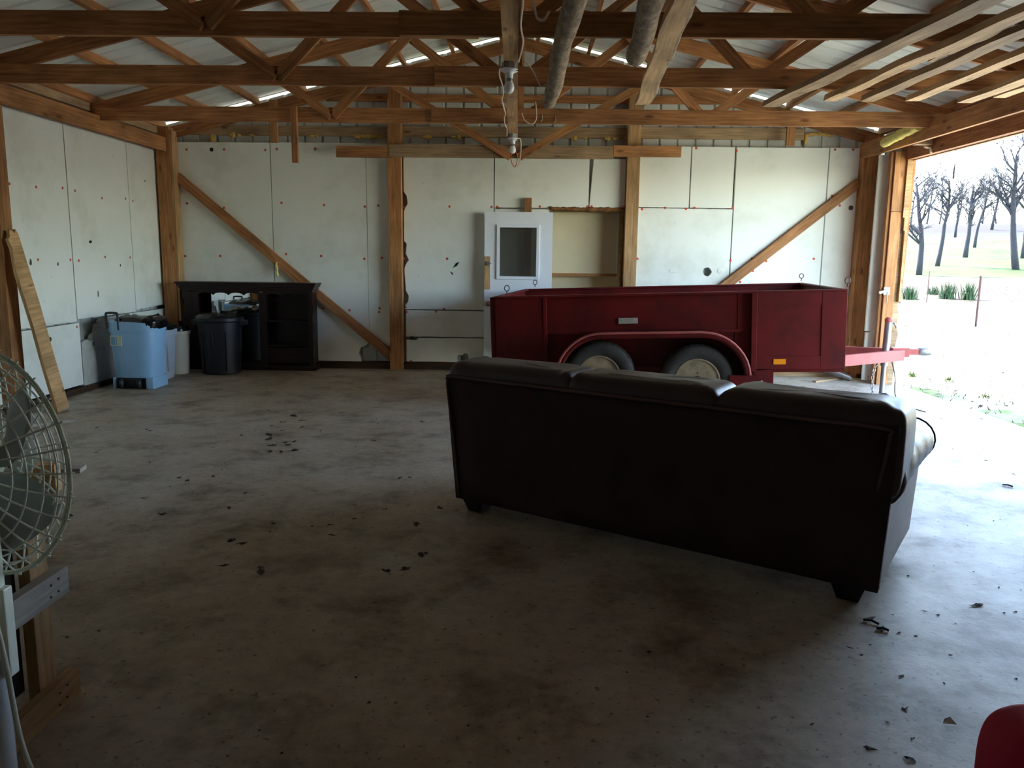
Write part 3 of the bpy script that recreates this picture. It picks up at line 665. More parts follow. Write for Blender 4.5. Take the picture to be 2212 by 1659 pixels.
slab_board((2.76, 6.85, 2.77), (2.84, 3.8, 2.77), .11, .05, 'grey live edge board third from left in the row at upper right', 'grey_wood', .022, seed=4)
slab_board((3.11, 6.82, 2.77), (3.13, 4.2, 2.77), .10, .045, 'straight pale board fourth from left in the row at upper right', seed=5, wav=.008)
slab_board((3.57, 6.88, 2.77), (3.58, 4.6, 2.77), .12, .045, 'pale board fifth from left, next to the right header', seed=6, wav=.008)
slab_board((3.74, 6.68, 2.775), (3.80, 4.8, 2.775), .10, .045, 'round ended pale board rightmost of the row at upper right', seed=7, wav=.006)
slab_board((2.665, 5.62, 2.79), (2.70, 4.75, 2.79), .04, .04, 'short pale board above the third board at upper right', seed=8)
# insulation roll by the right header
o = pole((4.0, 9.35, 2.80), (4.02, 8.6, 2.87), .05, 'pale yellow insulation strip lying across the right header', 'batt', 1, 12, .02, .25, 'insulation_strip'); o['category'] = 'insulation'

# ------------------------------------------------------------------ door leaf folded back on the wall
dr = thing('door_1', 'white half glazed door swung open flat against the back wall', 'door', (-.15, 10.12, 0), kind='structure')
db = MB(); X0, X1 = -.58, .28; wx0, wx1, wz0, wz1 = -.395, .085, 1.22, 1.845; ya, yb_ = 10.10, 10.145
db.box(X0, wx0, ya, yb_, .03, 2.03); db.box(wx1, X1, ya, yb_, .03, 2.03); db.box(wx0, wx1, ya, yb_, .03, wz0); db.box(wx0, wx1, ya, yb_, wz1, 2.03)
db.build('door_leaf', 'white_paint', dr)
fm = MB(); g = .03
fm.box(wx0 - g, wx0 + .008, ya - .018, ya + .03, wz0 - g, wz1 + g); fm.box(wx1 - .008, wx1 + g, ya - .018, ya + .03, wz0 - g, wz1 + g); fm.box(wx0, wx1, ya - .018, ya + .03, wz0 - g, wz0 + .008); fm.box(wx0, wx1, ya - .018, ya + .03, wz1 - .008, wz1 + g)
fm.build('window_frame', 'white_paint', dr, bev=.003)
MB().box(wx0, wx1, ya + .018, ya + .022, wz0, wz1).build('window_pane', 'glass', dr)
T = Matrix.Translation((-.525, ya, .875)) @ Matrix.Rotation(PI / 2, 4, 'X')
kb = MB().lathe([(.034, 0), (.034, .006), (.012, .012), (.012, .03), (.028, .04), (.03, .055), (.018, .065), (.004, .066)], 18, T).build('door_knob', 'brass', dr, True)
MB().box(-.578, -.505, ya - .02, ya, 1.06, 1.475).build('latch_block', 'pale', dr)
MB().beam((-.575, ya - .03, 1.385), (-.49, ya - .03, 1.39), .02, .016).build('slide_bolt', 'steel', dr); MB().box(-.55, -.52, ya - .032, ya - .018, 1.36, 1.41).build('bolt_plate', 'steel', dr)

# ------------------------------------------------------------------ trailer
_y, _t = -.143, .041
ex = Vector((math.cos(_y) * math.cos(_t), math.sin(_y) * math.cos(_t), math.sin(_t))); ey = Vector((-math.sin(_y), math.cos(_y), 0)); ez = ex.cross(ey)
L, WD, HS = 3.295, 2.05, .755; O = Vector((-.343, 7.81, 1.081))
orig = O + ex * 1.5 + ey * (WD / 2); orig.z = 0
TM = Matrix(((ex.x, ey.x, ez.x, orig.x), (ex.y, ey.y, ez.y, orig.y), (ex.z, ey.z, ez.z, orig.z), (0, 0, 0, 1)))
tr = thing('utility_trailer', 'faded red tandem axle utility trailer parked by the back wall', 'trailer', mtx=TM)
base = TM.inverted() @ O
def LB(x0, x1, y0, y1, z0, z1): return MB().box(base.x + x0, base.x + x1, base.y + y0, base.y + y1, base.z + z0, base.z + z1)
def LPt(a, b_, d): return base + Vector((a, b_, d))
tb = lambda mb, n, m='red', sm=False, bev=0, par=tr: mb.build(n, m, par, sm, bev, world=False)
e1, e2 = .50, 2.47                                        # middle bay between the end panels
tb(LB(0, e1, -.012, .03, -HS - .06, -.02), 'side_panel', bev=.005); tb(LB(e2, L, -.02, .03, -HS + .02, -.02), 'side_panel', bev=.005)
tb(LB(e1, e2, .035, .05, -.36, -.02), 'side_panel'); tb(LB(e1, e2, .06, .075, -HS, -.36), 'wheel_well_panel')
tb(LB(e1, e2, .025, .05, -.385, -.355), 'side_rib')
tb(LB(e2 - .02, e2 + .03, -.03, .03, -HS, -.02), 'corner_post', bev=.004); tb(LB(e1 - .02, e1 + .012, -.02, .03, -HS - .05, -.02), 'corner_post', bev=.004)
tb(LB(L - .22, L, -.028, .03, -HS + .02, -.02), 'corner_post', bev=.004); tb(LB(e2 - .14, e2 - .02, .028, .05, -.36, -.02), 'side_stiffener'); tb(LB(e2 - .16, e2 - .02, .05, .075, -HS, -.385), 'side_stiffener')
tb(LB(e2 + .03, L - .22, -.027, -.018, -HS + .02, -HS + .14), 'lower_rail'); tb(LB(e2 + .03, L - .22, -.025, -.015, -.14, -.02), 'upper_rail_plate'); tb(LB(e2 + .03, e2 + .14, -.0255, -.0155, -HS + .14, -.14), 'side_stiffener')
tb(LB(0, L, -.03, .05, -.02, 0), 'top_rail', bev=.005); tb(LB(0, L, WD - .05, WD + .03, -.02, 0), 'top_rail', bev=.005); tb(LB(0, .05, .05, WD - .05, -.02, 0), 'top_rail', bev=.005); tb(LB(L - .05, L, .05, WD - .05, -.02, 0), 'top_rail', bev=.005)
tb(LB(0, L, WD - .03, WD, -HS, -.02), 'side_panel'); tb(LB(L - .03, L, .03, WD - .03, -HS, -.02), 'front_panel'); tb(LB(-.05, .0, .0, WD, -HS + .08, -.01), 'tailgate'); tb(LB(0, L, .03, WD - .03, -HS - .02, -HS + .04), 'bed')
tb(LB(e1 + .6, e2 + .1, .12, .2, -HS - .12, -HS), 'frame_rail'); tb(LB(e1 + .6, e2 + .1, WD - .2, WD - .12, -HS - .12, -HS), 'frame_rail')
tb(MB().prism([(e2 - .0, -HS + .0), (e2 + .19, -HS + .02), (e2 + .19, -HS - .2)], base + Vector((0, -.01, 0)), (1, 0, 0), (0, 0, 1), (0, .02, 0)), 'step_gusset')
tb(LB(e2 - .23, e2 - .02, -.22, .06, -HS - .11, -HS - .01), 'fender_bracket')
tb(MB().prism([(e2 - .24, -HS - .1), (e2 - .17, -HS - .1), (e2 - .17, -HS - .34), (e2 - .22, -HS - .36)], base + Vector((0, -.2, 0)), (1, 0, 0), (0, 0, 1), (0, .02, 0)), 'mud_flap', 'red_pale')
part(tb(LB(1.21, 1.395, .022, .036, -.29, -.235), 'maker_plate', 'plate'), 'blank worn grey plate'); part(tb(LB(L - .64, L - .53, -.034, -.024, -HS + .065, -HS + .115), 'marker_reflector', 'amber'), 'amber side reflector'); part(tb(LB(.18, .26, -.02, -.01, -HS + .06, -HS + .11), 'marker_reflector', 'red_lens'), 'red side reflector')
def fender(yc, sgn):
    wd = .24; R = .44; cs = [1.06, 1.98]; zc = -.80; P = []
    for k in range(11): a = PI * (1 - .02) - (PI / 2 - .03) * k / 10; P.append((cs[0] + R * math.cos(a), zc + R * math.sin(a)))
    for k in range(11): a = PI / 2 - (PI / 2 - .08) * k / 10; P.append((cs[1] + R * math.cos(a), zc + R * math.sin(a)))
    lip = []; vs = []; y0, y1 = (yc - wd, yc + .06) if sgn < 0 else (yc - .06, yc + wd); yo = y0 if sgn < 0 else y1
    for (x_, z_) in P: vs += [LPt(x_, y0, z_), LPt(x_, y1, z_)]
    k = len(P); fs = [(2 * i, 2 * i + 1, 2 * i + 3, 2 * i + 2) for i in range(k - 1)]
    for (x_, z_) in P:
        cxn = min(max(x_, cs[0]), cs[1]); dv = Vector((x_ - cxn, 0, z_ - zc)).normalized(); vs.append(LPt(x_, yo, z_) - dv * .05)
    fs += [(2 * i + (0 if sgn < 0 else 1), 2 * i + 2 + (0 if sgn < 0 else 1), 2 * k + i + 1, 2 * k + i) for i in range(k - 1)]
    o = tb(MB().add(vs, fs), 'fender', 'red', True); md = o.modifiers.new('thick', 'SOLIDIFY'); md.thickness = .006
    rim_ = MB().tube([LPt(x_, yo, z_) + Vector((0, 0, noise.noise(Vector((x_ * 9, 0, 0))) * .006)) for x_, z_ in P], .012, 8); tb(rim_, 'fender_edge', 'red_pale', True)
fender(0, -1); fender(WD, 1)
def wheel(a, yc, sgn):
    wpos = TM @ LPt(a, yc, 0); wpos.z = .34; c = TM.inverted() @ wpos
    T = Matrix.Translation(c) @ Matrix.Rotation(PI / 2 * (1 if sgn < 0 else -1), 4, 'X')    # +z of profile points outward
    tyre = tb(MB().lathe([(.20, .085), (.225, .10), (.27, .108), (.31, .10), (.332, .082), (.34, .05), (.34, -.05), (.332, -.082), (.31, -.1), (.27, -.108), (.2, -.09)], 40, T, cap=False), 'tyre', 'rubber', True)
    tg = MB()
    for k in range(40):
        an = 2 * PI * k / 40
        for z_ in (-.045, 0, .045): tg.obox(T @ Vector((.3385 * math.cos(an), .3385 * math.sin(an), z_)), T.to_3x3() @ Vector((-.02 * math.sin(an), .02 * math.cos(an), 0)), T.to_3x3() @ Vector((0, 0, .018)), T.to_3x3() @ Vector((.004 * math.cos(an), .004 * math.sin(an), 0)))
    tg.build('tread', 'rubber', tyre, world=False)
    rm = tb(MB().lathe([(.208, .092), (.212, .098), (.198, .10), (.19, .075), (.176, .035), (.165, .025), (.15, .036), (.125, .05), (.108, .078), (.085, .084), (.06, .07), (.04, .07)], 36, T, cap=True), 'rim', 'rim', 'auto')
    MB().lathe([(.048, .06), (.048, .10), (.04, .108), (.004, .11)], 16, T).build('hub_cap', 'dark_steel', rm, True, world=False)
    for k in range(5):
        an = 2 * PI * k / 5 + .3; MB().lathe([(.013, .07), (.013, .09), (.004, .094)], 6, T @ Matrix.Translation(((.076 * math.cos(an)), .076 * math.sin(an), 0))).build('lug_nut', 'dark_steel', rm, world=False)
for a in (1.06, 1.98): wheel(a, -.10, -1); wheel(a, WD + .10, 1)
for a in (1.06, 1.98): 
    wz = (TM.inverted() @ Vector(((TM @ LPt(a, 0, 0)).x, (TM @ LPt(a, 0, 0)).y, .34))).z
    tb(MB().tube([(base.x + a, base.y - .02, wz), (base.x + a, base.y + WD + .02, wz)], .03, 10), 'axle', 'dark_steel')
tn = -HS + .02
for sd in (-1, 1):
    tb(MB().beam(LPt(L - .3, WD / 2 + sd * .72, tn), LPt(L + .80, WD / 2 + sd * .05, tn), .05, .11), 'tongue_beam', 'red_pale')
tb(LB(L + .70, L + .86, WD / 2 - .07, WD / 2 + .07, tn - .02, tn + .075), 'tongue_plate', 'red_pale')
cp = MB(); cp.beam(LPt(L + .84, WD / 2, tn + .03), LPt(L + .97, WD / 2, tn + .03), .07, .06); tb(cp, 'coupler', 'red_pale')
tb(MB().sell(LPt(L + 1.02, WD / 2, tn + .03), (.075, .045, .042), .6, 16, 10), 'coupler_head', 'steel', True)
jp = LPt(L + .62, WD / 2 - .07, tn); jw = TM @ jp
def wtube(p, q, r, n, m, nm, par=tr, sm='auto'): return MB().tube([p, q], r, n).build(nm, m, par, sm)
wtube((jw.x, jw.y, .1), (jw.x, jw.y, .5), .026, 14, 'steel', 'jack_inner_tube'); jt = wtube((jw.x, jw.y, .40), (jw.x + .01, jw.y, .86), .036, 16, 'steel', 'jack_tube')
MB().lathe([(.036, 0), (.04, .005), (.04, .03), (.02, .05)], 14, Matrix.Translation((jw.x + .01, jw.y, .855))).build('jack_cap', 'red_pale', tr)
MB().tube([(jw.x + .03, jw.y, .84), (jw.x + .07, jw.y, .845), (jw.x + .085, jw.y - .02, .80)], .009, 8).build('jack_crank', 'steel', tr, True)
MB().lathe([(.07, 0), (.07, .012), (.03, .02), (.03, .11)], 18, Matrix.Translation((jw.x, jw.y, .0))).build('jack_foot', 'steel', tr)
MB().box(jw.x - .05, jw.x + .05, jw.y - .05, jw.y + .05, .53, .545).build('jack_flange', 'dark_steel', tr)
# safety chain links
ch = spl([TM @ LPt(L + .55, WD / 2 - .1, tn - .05), Vector((jw.x - .13, jw.y - .05, .30)), Vector((jw.x - .11, jw.y - .06, .1)), Vector((jw.x - .05, jw.y - .08, .02)), Vector((jw.x + .05, jw.y - .1, .012)), Vector((jw.x + .12, jw.y - .12, .012))], 5)
for i in range(len(ch) - 1):
    a, c = ch[i], ch[i + 1]; md = (a + c) / 2; d = (c - a).normalized(); sd = d.cross(Vector((0, 1, .2)) if i % 2 else Vector((1, 0, .3))).normalized(); h = (c - a).length * .62
    MB().tube([md + d * h * math.cos(k * PI / 5) + sd * .013 * math.sin(k * PI / 5) for k in range(11)], .0045, 5, False).build('chain_link', 'steel', tr, True)
P = spl([Vector((jw.x + .06, jw.y, .5)), Vector((jw.x + .10, jw.y - .05, .3)), Vector((jw.x + .11, jw.y - .08, .1)), Vector((jw.x + .16, jw.y - .2, .02)), Vector((jw.x + .22, jw.y - .5, .012))]); MB().tube(P, .006, 6).build('wiring_lead', 'dark_steel', tr, True)
for (a, b_) in ((.12, .01), (.12, WD), (L - .03, WD - .02), (L + .0, .0)):
    c = TM @ LPt(a, b_, .02); MB().tube([c, c + Vector((0, 0, .03))] + [c + Vector((.024 * math.sin(k * PI / 6), 0, .058 - .028 * math.cos(k * PI / 6))) for k in range(13)], .005, 6).build('eye_bolt', 'dark_steel', tr, True)

# ------------------------------------------------------------------ sofa seen from behind
sa = math.atan2(-1.23, 1.9); SM = Matrix.Translation((-.40, 4.44, 0)) @ Matrix.Rotation(sa, 4, 'Z')
so = thing('sofa', 'long dark brown leather sofa turned with its back to the room', 'sofa', mtx=SM)
SL = 2.27
sb = lambda mb, n, m='leather', sm=True, bev=0, par=so: mb.build(n, m, par, sm, bev, world=False)
# outer back: slightly flared upwards
bp = MB(); vs = []
NX, NZ = 12, 8
for i in range(NX + 1):
    for j in range(NZ + 1):
        s_ = i / NX; z_ = .075 + (.80 - .075) * j / NZ; fl = -.035 * (j / NZ); xx = (fl) + (SL - 2 * fl - .0) * s_
        vs.append(Vector((xx, -.02 - .05 * (j / NZ) + .004 * noise.noise(Vector((xx * 3, z_ * 3, 1))), z_)))
k = NZ + 1; fs = [(i * k + j, (i + 1) * k + j, (i + 1) * k + j + 1, i * k + j + 1) for i in range(NX) for j in range(NZ)]
o = sb(bp.add(vs, fs), 'outer_back', 'back_fabric'); md = o.modifiers.new('thick', 'SOLIDIFY'); md.thickness = .05; md.offset = -1
sb(MB().box(.02, SL - .02, .03, .88, .085, .36), 'base_frame', 'leather', False, .02)
zt, yt = .795, -.078
pp = [Vector((.03, -.022, .10)), Vector((-.015, yt + .005, .70)), Vector((-.01, yt - .002, zt - .03)), Vector((.02, yt - .002, zt))] + [Vector((SL * t, yt - .002, zt)) for t in (.2, .5, .8)] + [Vector((SL - .03, yt - .002, zt)), Vector((SL - .0, yt - .002, zt - .03)), Vector((SL - .005, yt + .005, .70)), Vector((SL - .05, -.022, .40))]
sb(MB().tube(spl(pp, 4), .008, 6), 'back_piping', 'piping')
def crease(sc, amp): return lambda p: p + p.normalized() * (amp * noise.noise(Vector((p.x * sc, p.y * sc * .6, p.z * sc * .5))) + amp * .5 * noise.noise(p * sc * 2.3))
def topbump(seed):
    def f(p):
        d = noise.noise(Vector((p.x * 9 + seed * 7, 0, 0))) * .026 + noise.noise(Vector((p.x * 24, p.y * 8, seed))) * .014
        t_ = max(0, p.z) * 3; return p + Vector((0, (.006 * noise.noise(p * 12)), d * min(1, t_)))
    return f
cw = (SL + .08) / 3
for i in range(3):
    cx = -.04 + cw * (i + .5)
    sb(MB().sell((cx, .145, .675), (cw / 2 + .012, .18, .208), .36, 72, 32, topbump(i), .13, .17), 'back_cushion')
for i in range(3):
    sb(MB().sell((.22 + (SL - .44) / 6 * (2 * i + 1), .52, .42), ((SL - .44) / 6, .36, .10), .4, 28, 14, crease(8, .008)), 'seat_cushion')
for sd, x0 in ((-1, .0), (1, SL)):
    X = lambda v: x0 + sd * v
    ar = sb(MB().prism([(X(-.24), .085), (X(-.005), .085), (X(.015), .5), (X(-.24), .5)], (0, -.015, 0), (1, 0, 0), (0, 0, 1), (0, .93, 0)), 'arm_side', 'side_leather', False, .01)
    pr = []
    for q in range(15):
        t = q / 14; y_ = .02 + .95 * t; pr.append(Vector((X(-.06 + .02 * t), y_, .535 + .05 * math.sin(t * PI * .9) + .01 * noise.noise(Vector((t * 9, sd, 0))))))
    sb(MB().tube(pr, [.115 * (1 + .07 * math.sin(q * 2.1) + .05 * noise.noise(Vector((q * .9, sd * 3, 0)))) * (1 if q < 13 else .93) for q in range(15)], 18, True, .95), 'arm_roll')
    sb(MB().tube([Vector((X(-.05) + .118 * math.cos(a), .972, .56 + .112 * math.sin(a))) for a in [2 * PI * k / 20 for k in range(21)]], .005, 6, False), 'arm_piping', 'piping')
for (x_, y_) in ((.11, .06), (SL - .12, .05), (.11, .82), (SL - .12, .82)):
    v8 = [(x_ + sx * w_, y_ + sy * w_, z_) for z_, w_ in ((0, .045), (.09, .075)) for sx, sy in ((-1, -1), (1, -1), (1, 1), (-1, 1))]
    sb(MB().add(v8, [(3, 2, 1, 0), (4, 5, 6, 7)] + [(i, (i + 1) % 4, (i + 1) % 4 + 4, i + 4) for i in range(4)]), 'foot', 'black_foot', False, .005)

# ------------------------------------------------------------------ hutch with mirror
hu = thing('hutch', 'dark stained hutch top with mirror bay, shelves and scalloped trim, on the floor', 'hutch', (-3.57, 10.05, 0))
hx0, hx1, hf, hk = -4.40, -2.75, 9.93, 10.165
H = lambda mb, n, m='hutch', sm=False, bev=.003: mb.build(n, m, hu, sm, bev)
cor = MB()
for (z0, z1, ov) in ((1.0, 1.03, .012), (1.03, 1.06, .03), (1.06, 1.09, .05), (1.09, 1.115, .065)): cor.box(hx0 - ov, hx1 + ov, hf - ov, hk, z0, z1)
H(cor, 'cornice')
def scal(x0, x1, z0, z1, n, amp):
    P = [(x0, z1), (x0, z0)]; 
    for i in range(n * 8 + 1):
        t = i / (n * 8); ph = t * n * 2 * PI; P.append((x0 + (x1 - x0) * t, z0 + amp * (abs(math.sin(ph / 2)) ** .6) - amp * .25 * (math.cos(ph) > .86)))
    return P + [(x1, z0), (x1, z1)]
H(MB().prism(scal(-4.20, -3.42, .955, 1.0, 4, .026)[::-1], (0, hf - .004, 0), (1, 0, 0), (0, 0, 1), (0, .018, 0)), 'valance', bev=0)
H(MB().prism(scal(-3.33, -2.79, .955, 1.0, 3, .022)[::-1], (0, hf - .004, 0), (1, 0, 0), (0, 0, 1), (0, .018, 0)), 'valance', bev=0)
def sidep(xa):
    P = [(hk, .04), (hk, .99), (hf, .99), (hf, .9)]
    for i in range(25):
        t = i / 24; P.append((hf + .012 + .05 * math.sin(t * PI * 2.5) ** 2 * (1 - .3 * t), .88 - .55 * t))
    return MB().prism(P + [(hf, .30), (hf, .04)], (xa, 0, 0), (0, 1, 0), (0, 0, 1), (.022, 0, 0))
for xa in (hx0, -3.40, hx1 - .022): H(sidep(xa), 'side_panel', bev=0)
H(MB().box(-4.38, -4.20, hf, hf + .02, .05, .99), 'stile'); H(MB().box(-3.43, -3.33, hf - .002, hf + .02, .05, .99), 'stile'); H(MB().box(-2.80, -2.75, hf, hf + .02, .05, .99), 'stile')
H(MB().box(hx0, hx1, hk - .012, hk, .04, .99), 'back_board')
part(MB().box(-4.24, -3.405, hk - .02, hk - .013, .09, .985).build('mirror', 'mirror', hu), 'mirror reflecting the bins')
for z_ in (.615, .305): H(MB().box(-3.38, -2.77, hf + .01, hk - .012, z_, z_ + .02), 'shelf')
H(MB().box(-3.38, -2.77, hf + .008, hf + .028, .09, .29), 'drawer_front'); MB().lathe([(.012, 0), (.012, .02)], 10, Matrix.Translation((-3.08, hf + .01, .19)) @ Matrix.Rotation(PI / 2, 4, 'X')).build('drawer_knob', 'hutch', hu)
pl_ = MB(); pl_.box(hx0 - .02, hx1 + .03, hf - .03, hk, .0, .045); pl_.box(hx0 - .01, hx1 + .015, hf - .015, hk, .045, .065); H(pl_, 'plinth')

# ------------------------------------------------------------------ bins
def bag_ring(par, cx, cy, z, r, sq=0, ax=1, ay=1, drop=.09, dome=.05, seed=0):
    def wob(p, i, a):
        n_ = noise.noise(Vector((math.cos(a) * 2.2, math.sin(a) * 2.2, i * .9 + seed * 5))); m_ = noise.noise(Vector((a * 5, i * 1.7, seed)))
        return Vector((p.x * (1 + .035 * n_ + .02 * m_), p.y * (1 + .035 * n_ + .02 * m_), p.z + (.028 * n_ + .012 * m_) * (1 if i < 7 else .6)))
    pf = [(r * 1.025, z - drop), (r * 1.05, z - drop * .6), (r * 1.05, z - .015), (r * 1.04, z + .012), (r * .98, z + dome * .5), (r * .8, z + dome), (r * .55, z + dome * .8), (r * .3, z + dome * .55), (.02, z + dome * .5)]
    return MB().lathe(pf, 44, Matrix.Translation((cx, cy, 0)), False, sq, ax, ay, wob).build('bin_bag', 'bag', par, True)
# blue wheeled bin
bx, by = -4.285, 8.52
bb = thing('rubbish_bin', 'blue plastic wheeled rubbish bin with a black bag folded over its rim', 'bin', (bx, by, 0), group='rubbish bins in the corner')
def tap(a, w0, d0, w1, d1, z0, z1, cx, cy, n=40, sq=.62): return a.lathe([(1, z0), (1, z1)], n)
def binshell(cx, cy, prof, sq, ratio, name='bin_body', m='blue_bin', par=None, n=48):
    return MB().lathe(prof, n, Matrix.Translation((cx, cy, 0)), True, sq, 1, ratio).build(name, m, par, 'auto')
binshell(bx, by, [(.19, .115), (.222, .125), (.228, .15), (.252, .62), (.262, .62), (.268, .66), (.268, .725), (.25, .735)], .45, .84, m='blue_bin', par=bb)
for sx in (-1, 1): MB().box(bx + (.14 if sx > 0 else -.222), bx + (.222 if sx > 0 else -.19), by - .18, by + .17, 0, .13).build('bin_foot', 'blue_bin', bb, bev=.01)
MB().box(bx - .18, bx + .135, by - .155, by + .1, .0, .115).build('wheel_housing', 'black_bin', bb, bev=.02)
for sx in (-.12, .07): MB().lathe([(.055, -.02), (.06, -.01), (.06, .01), (.055, .02)], 20, Matrix.Translation((bx + sx, by - .165, .06)) @ Matrix.Rotation(PI / 2, 4, 'Y')).build('wheel', 'black_bin', bb, True)
MB().tube(spl([(bx - .23, by - .2, .66), (bx - .232, by - .21, .80), (bx - .215, by - .21, .825), (bx - .12, by - .215, .825), (bx - .105, by - .215, .80), (bx - .10, by - .215, .645)], 5), .013, 8).build('handle', 'black_bin', bb, True)
bag_ring(bb, bx + .045, by, .735, .228, .45, 1, .9, .07, .05, 1)
MB().box(bx - .20, bx - .08, by - .217, by - .205, .475, .585).build('sticker', 'sticker', bb); MB().box(bx - .19, bx - .15, by - .2185, by - .21, .487, .573).build('sticker_print', 'sticker_blue', bb); MB().box(bx - .14, bx - .128, by - .2185, by - .21, .487, .573).build('sticker_print', 'sticker_blue', bb)
# grey blue bin behind
gx, gy = -4.42, 9.1
gb = thing('rubbish_bin', 'grey blue plastic rubbish bin half hidden behind the blue bin', 'bin', (gx, gy, 0), group='rubbish bins in the corner')
binshell(gx, gy, [(.19, .0), (.2, .01), (.235, .52), (.25, .52), (.252, .58), (.24, .59)], .6, .8, m='greyblue_bin', par=gb); bag_ring(gb, gx, gy, .59, .235, .6, 1, .8, .045, .05, 2)
MB().box(gx + .222, gx + .232, gy - .11, gy - .1, .1, .5).build('side_rib', 'greyblue_bin', gb)
# beige bin
ex_, ey_ = -4.325, 9.53
eb = thing('rubbish_bin', 'round beige plastic rubbish bin between the blue and black bins', 'bin', (ex_, ey_, 0), group='rubbish bins in the corner')
binshell(ex_, ey_, [(.12, 0), (.132, .008), (.158, .49), (.166, .495), (.167, .53), (.155, .535)], 0, 1, m='beige_bin', par=eb); bag_ring(eb, ex_, ey_, .545, .155, 0, 1, 1, .04, .045, 3)
# black bin
kx, ky = -3.83, 9.66
kb_ = thing('rubbish_bin', 'large round black plastic rubbish bin standing before the hutch mirror', 'bin', (kx, ky, 0), group='rubbish bins in the corner')
binshell(kx, ky, [(.215, 0), (.228, .01), (.262, .64), (.275, .645), (.283, .655), (.283, .69), (.27, .70)], 0, 1, m='black_bin', par=kb_); bag_ring(kb_, kx, ky, .70, .262, 0, 1, 1, .035, .055, 4)
for an in (-.95, -2.2, -1.57):
    P = [(kx + (r_ + .003) * math.cos(an), ky + (r_ + .003) * math.sin(an), z_) for r_, z_ in ((.232, .05), (.25, .4), (.256, .52))]; MB().tube(P, .008, 6).build('rib', 'black_bin', kb_, True)
for sx in (-1, 1): MB().box(kx + sx * .30 - .035, kx + sx * .30 + .035, ky - .06, ky + .06, .60, .66).build('handle', 'black_bin', kb_, bev=.012)

# ------------------------------------------------------------------ boards by the left wall
PB = [(-.095, 0), (.09, .01), (.085, .5), (.092, 1.0), (.078, 1.4), (.07, 1.62), (.045, 1.665), (.02, 1.63), (.005, 1.655), (-.04, 1.66), (-.06, 1.60), (-.09, 1.585), (-.07, 1.5), (-.105, 1.3), (-.09, .8), (-.1, .4)]
mm = (Vector((-4.575, 6.93, 1.63)) - Vector((-4.33, 7.08, 0))); vv = mm.normalized(); uu = Vector((0, 1, 0)); uu = (uu - vv * uu.dot(vv)).normalized(); ww = uu.cross(vv)
mb = MB().prism(PB, (-4.33, 7.08, .0), uu, vv, ww * .03)
zmin = min(p.z for p in mb.v)
for p in mb.v: p.z -= zmin
tag(mb.build('leaning_plank', 'pale', loc=(-4.33, 7.08, 0)), 'rough pale plank with a ragged top leaning on the left wall', 'plank')
q0, q1 = Vector((-4.55, 6.15, .012)), Vector((-4.02, 6.72, .012))
tag(MB().beam(q0, q1, .22, .024).build('floor_board', 'pallet', loc=(q0 + q1) / 2), 'whitish board lying flat on the floor below the leaning plank', 'board')
tag(MB().beam((-3.55, 5.0, .015), (-3.0, 5.1, .015), .12, .03).build('floor_board', 'pallet', loc=(-3.3, 5.05, 0)), 'whitish board lying on the floor behind the fan guard', 'board')
tag(MB().obox((-3.02, 4.62, .09), (.13, .02, 0), (-.012, .05, 0), (0, 0, .09)).build('wood_offcut', 'pale', loc=(-3.02, 4.62, 0)), 'pale wooden block on the floor seen through the fan guard', 'block')

# ------------------------------------------------------------------ timber rack behind the fan
rk = thing('timber_rack', 'low timber rack with whitish rail and dark panel behind the fan', 'rack', (-1.7, 2.1, 0))
RB = lambda mb, n, m='pale', bev=.003: mb.build(n, m, rk, False, bev)
RB(MB().box(-1.525, -1.487, 1.2, 2.40, .365, .455), 'rail', 'pallet'); RB(MB().box(-1.525, -1.487, 1.2, 2.42, .0, .09), 'rail', 'pale')
RB(MB().box(-1.565, -1.527, 2.27, 2.36, 0, .63), 'upright', 'pale'); RB(MB().box(-1.565, -1.527, 1.3, 1.39, 0, .63), 'upright', 'pale')
RB(MB().box(-2.1, -2.062, 2.27, 2.36, 0, .63), 'upright', 'pale'); RB(MB().box(-2.1, -2.062, 1.3, 1.39, 0, .63), 'upright', 'pale')
RB(MB().box(-2.06, -1.567, 1.3, 2.27, .57, .61), 'top_board', 'dark_ply'); RB(MB().box(-1.60, -1.568, 1.4, 2.26, .095, .565), 'panel', 'dark_ply'); RB(MB().box(-2.14, -2.102, 1.25, 2.42, .36, .45), 'rail', 'pallet'); RB(MB().box(-2.14, -2.102, 1.25, 2.42, 0, .09), 'rail', 'pallet')
for z0 in (.0, .365):
    for (y_, z_) in ((2.30, .025), (2.34, .028), (2.305, .062), (2.345, .068)): MB().lathe([(.004, 0), (.004, .004)], 6, Matrix.Translation((-1.488, y_, z0 + z_)) @ Matrix.Rotation(PI / 2, 4, 'Y')).build('nail_head', 'dark_steel', rk)

# ------------------------------------------------------------------ pedestal fan
fc = Vector((-1.328, 1.83, .955)); ax_ = Vector((.30, .95, 0)).normalized()          # blows away from the viewer
fn = thing('pedestal_fan', 'cream pedestal fan with a round wire guard at the left edge', 'fan', (fc.x - .02, 1.72, 0))
rx_ = ax_.cross(Vector((0, 0, 1))).normalized(); up_ = Vector((0, 0, 1))
fp = lambda r, a, d: fc + rx_ * (r * math.cos(a)) + up_ * (r * math.sin(a)) + ax_ * d
def guard(sgn, name):
    g_ = MB(); R = .285
    dep = lambda r: sgn * (.062 * (1 - (r / R) ** 3.2))
    for r in (.06, .095, .13, .165, .20, .235, .262, .28, .285): g_.tube([fp(r, 2 * PI * k / 48, dep(r)) for k in range(49)], .0024 if r < .284 else .0036, 5, False)
    for k in range(30):
        a = 2 * PI * k / 30 + (.05 if sgn > 0 else 0); r0 = .05 if k % 2 else .09
        g_.tube([fp(r, a, dep(r)) for r in (r0, .12, .17, .22, .255, .275, .285, .292)], .0027, 5)
    return g_.build(name, 'fan', fn, True)
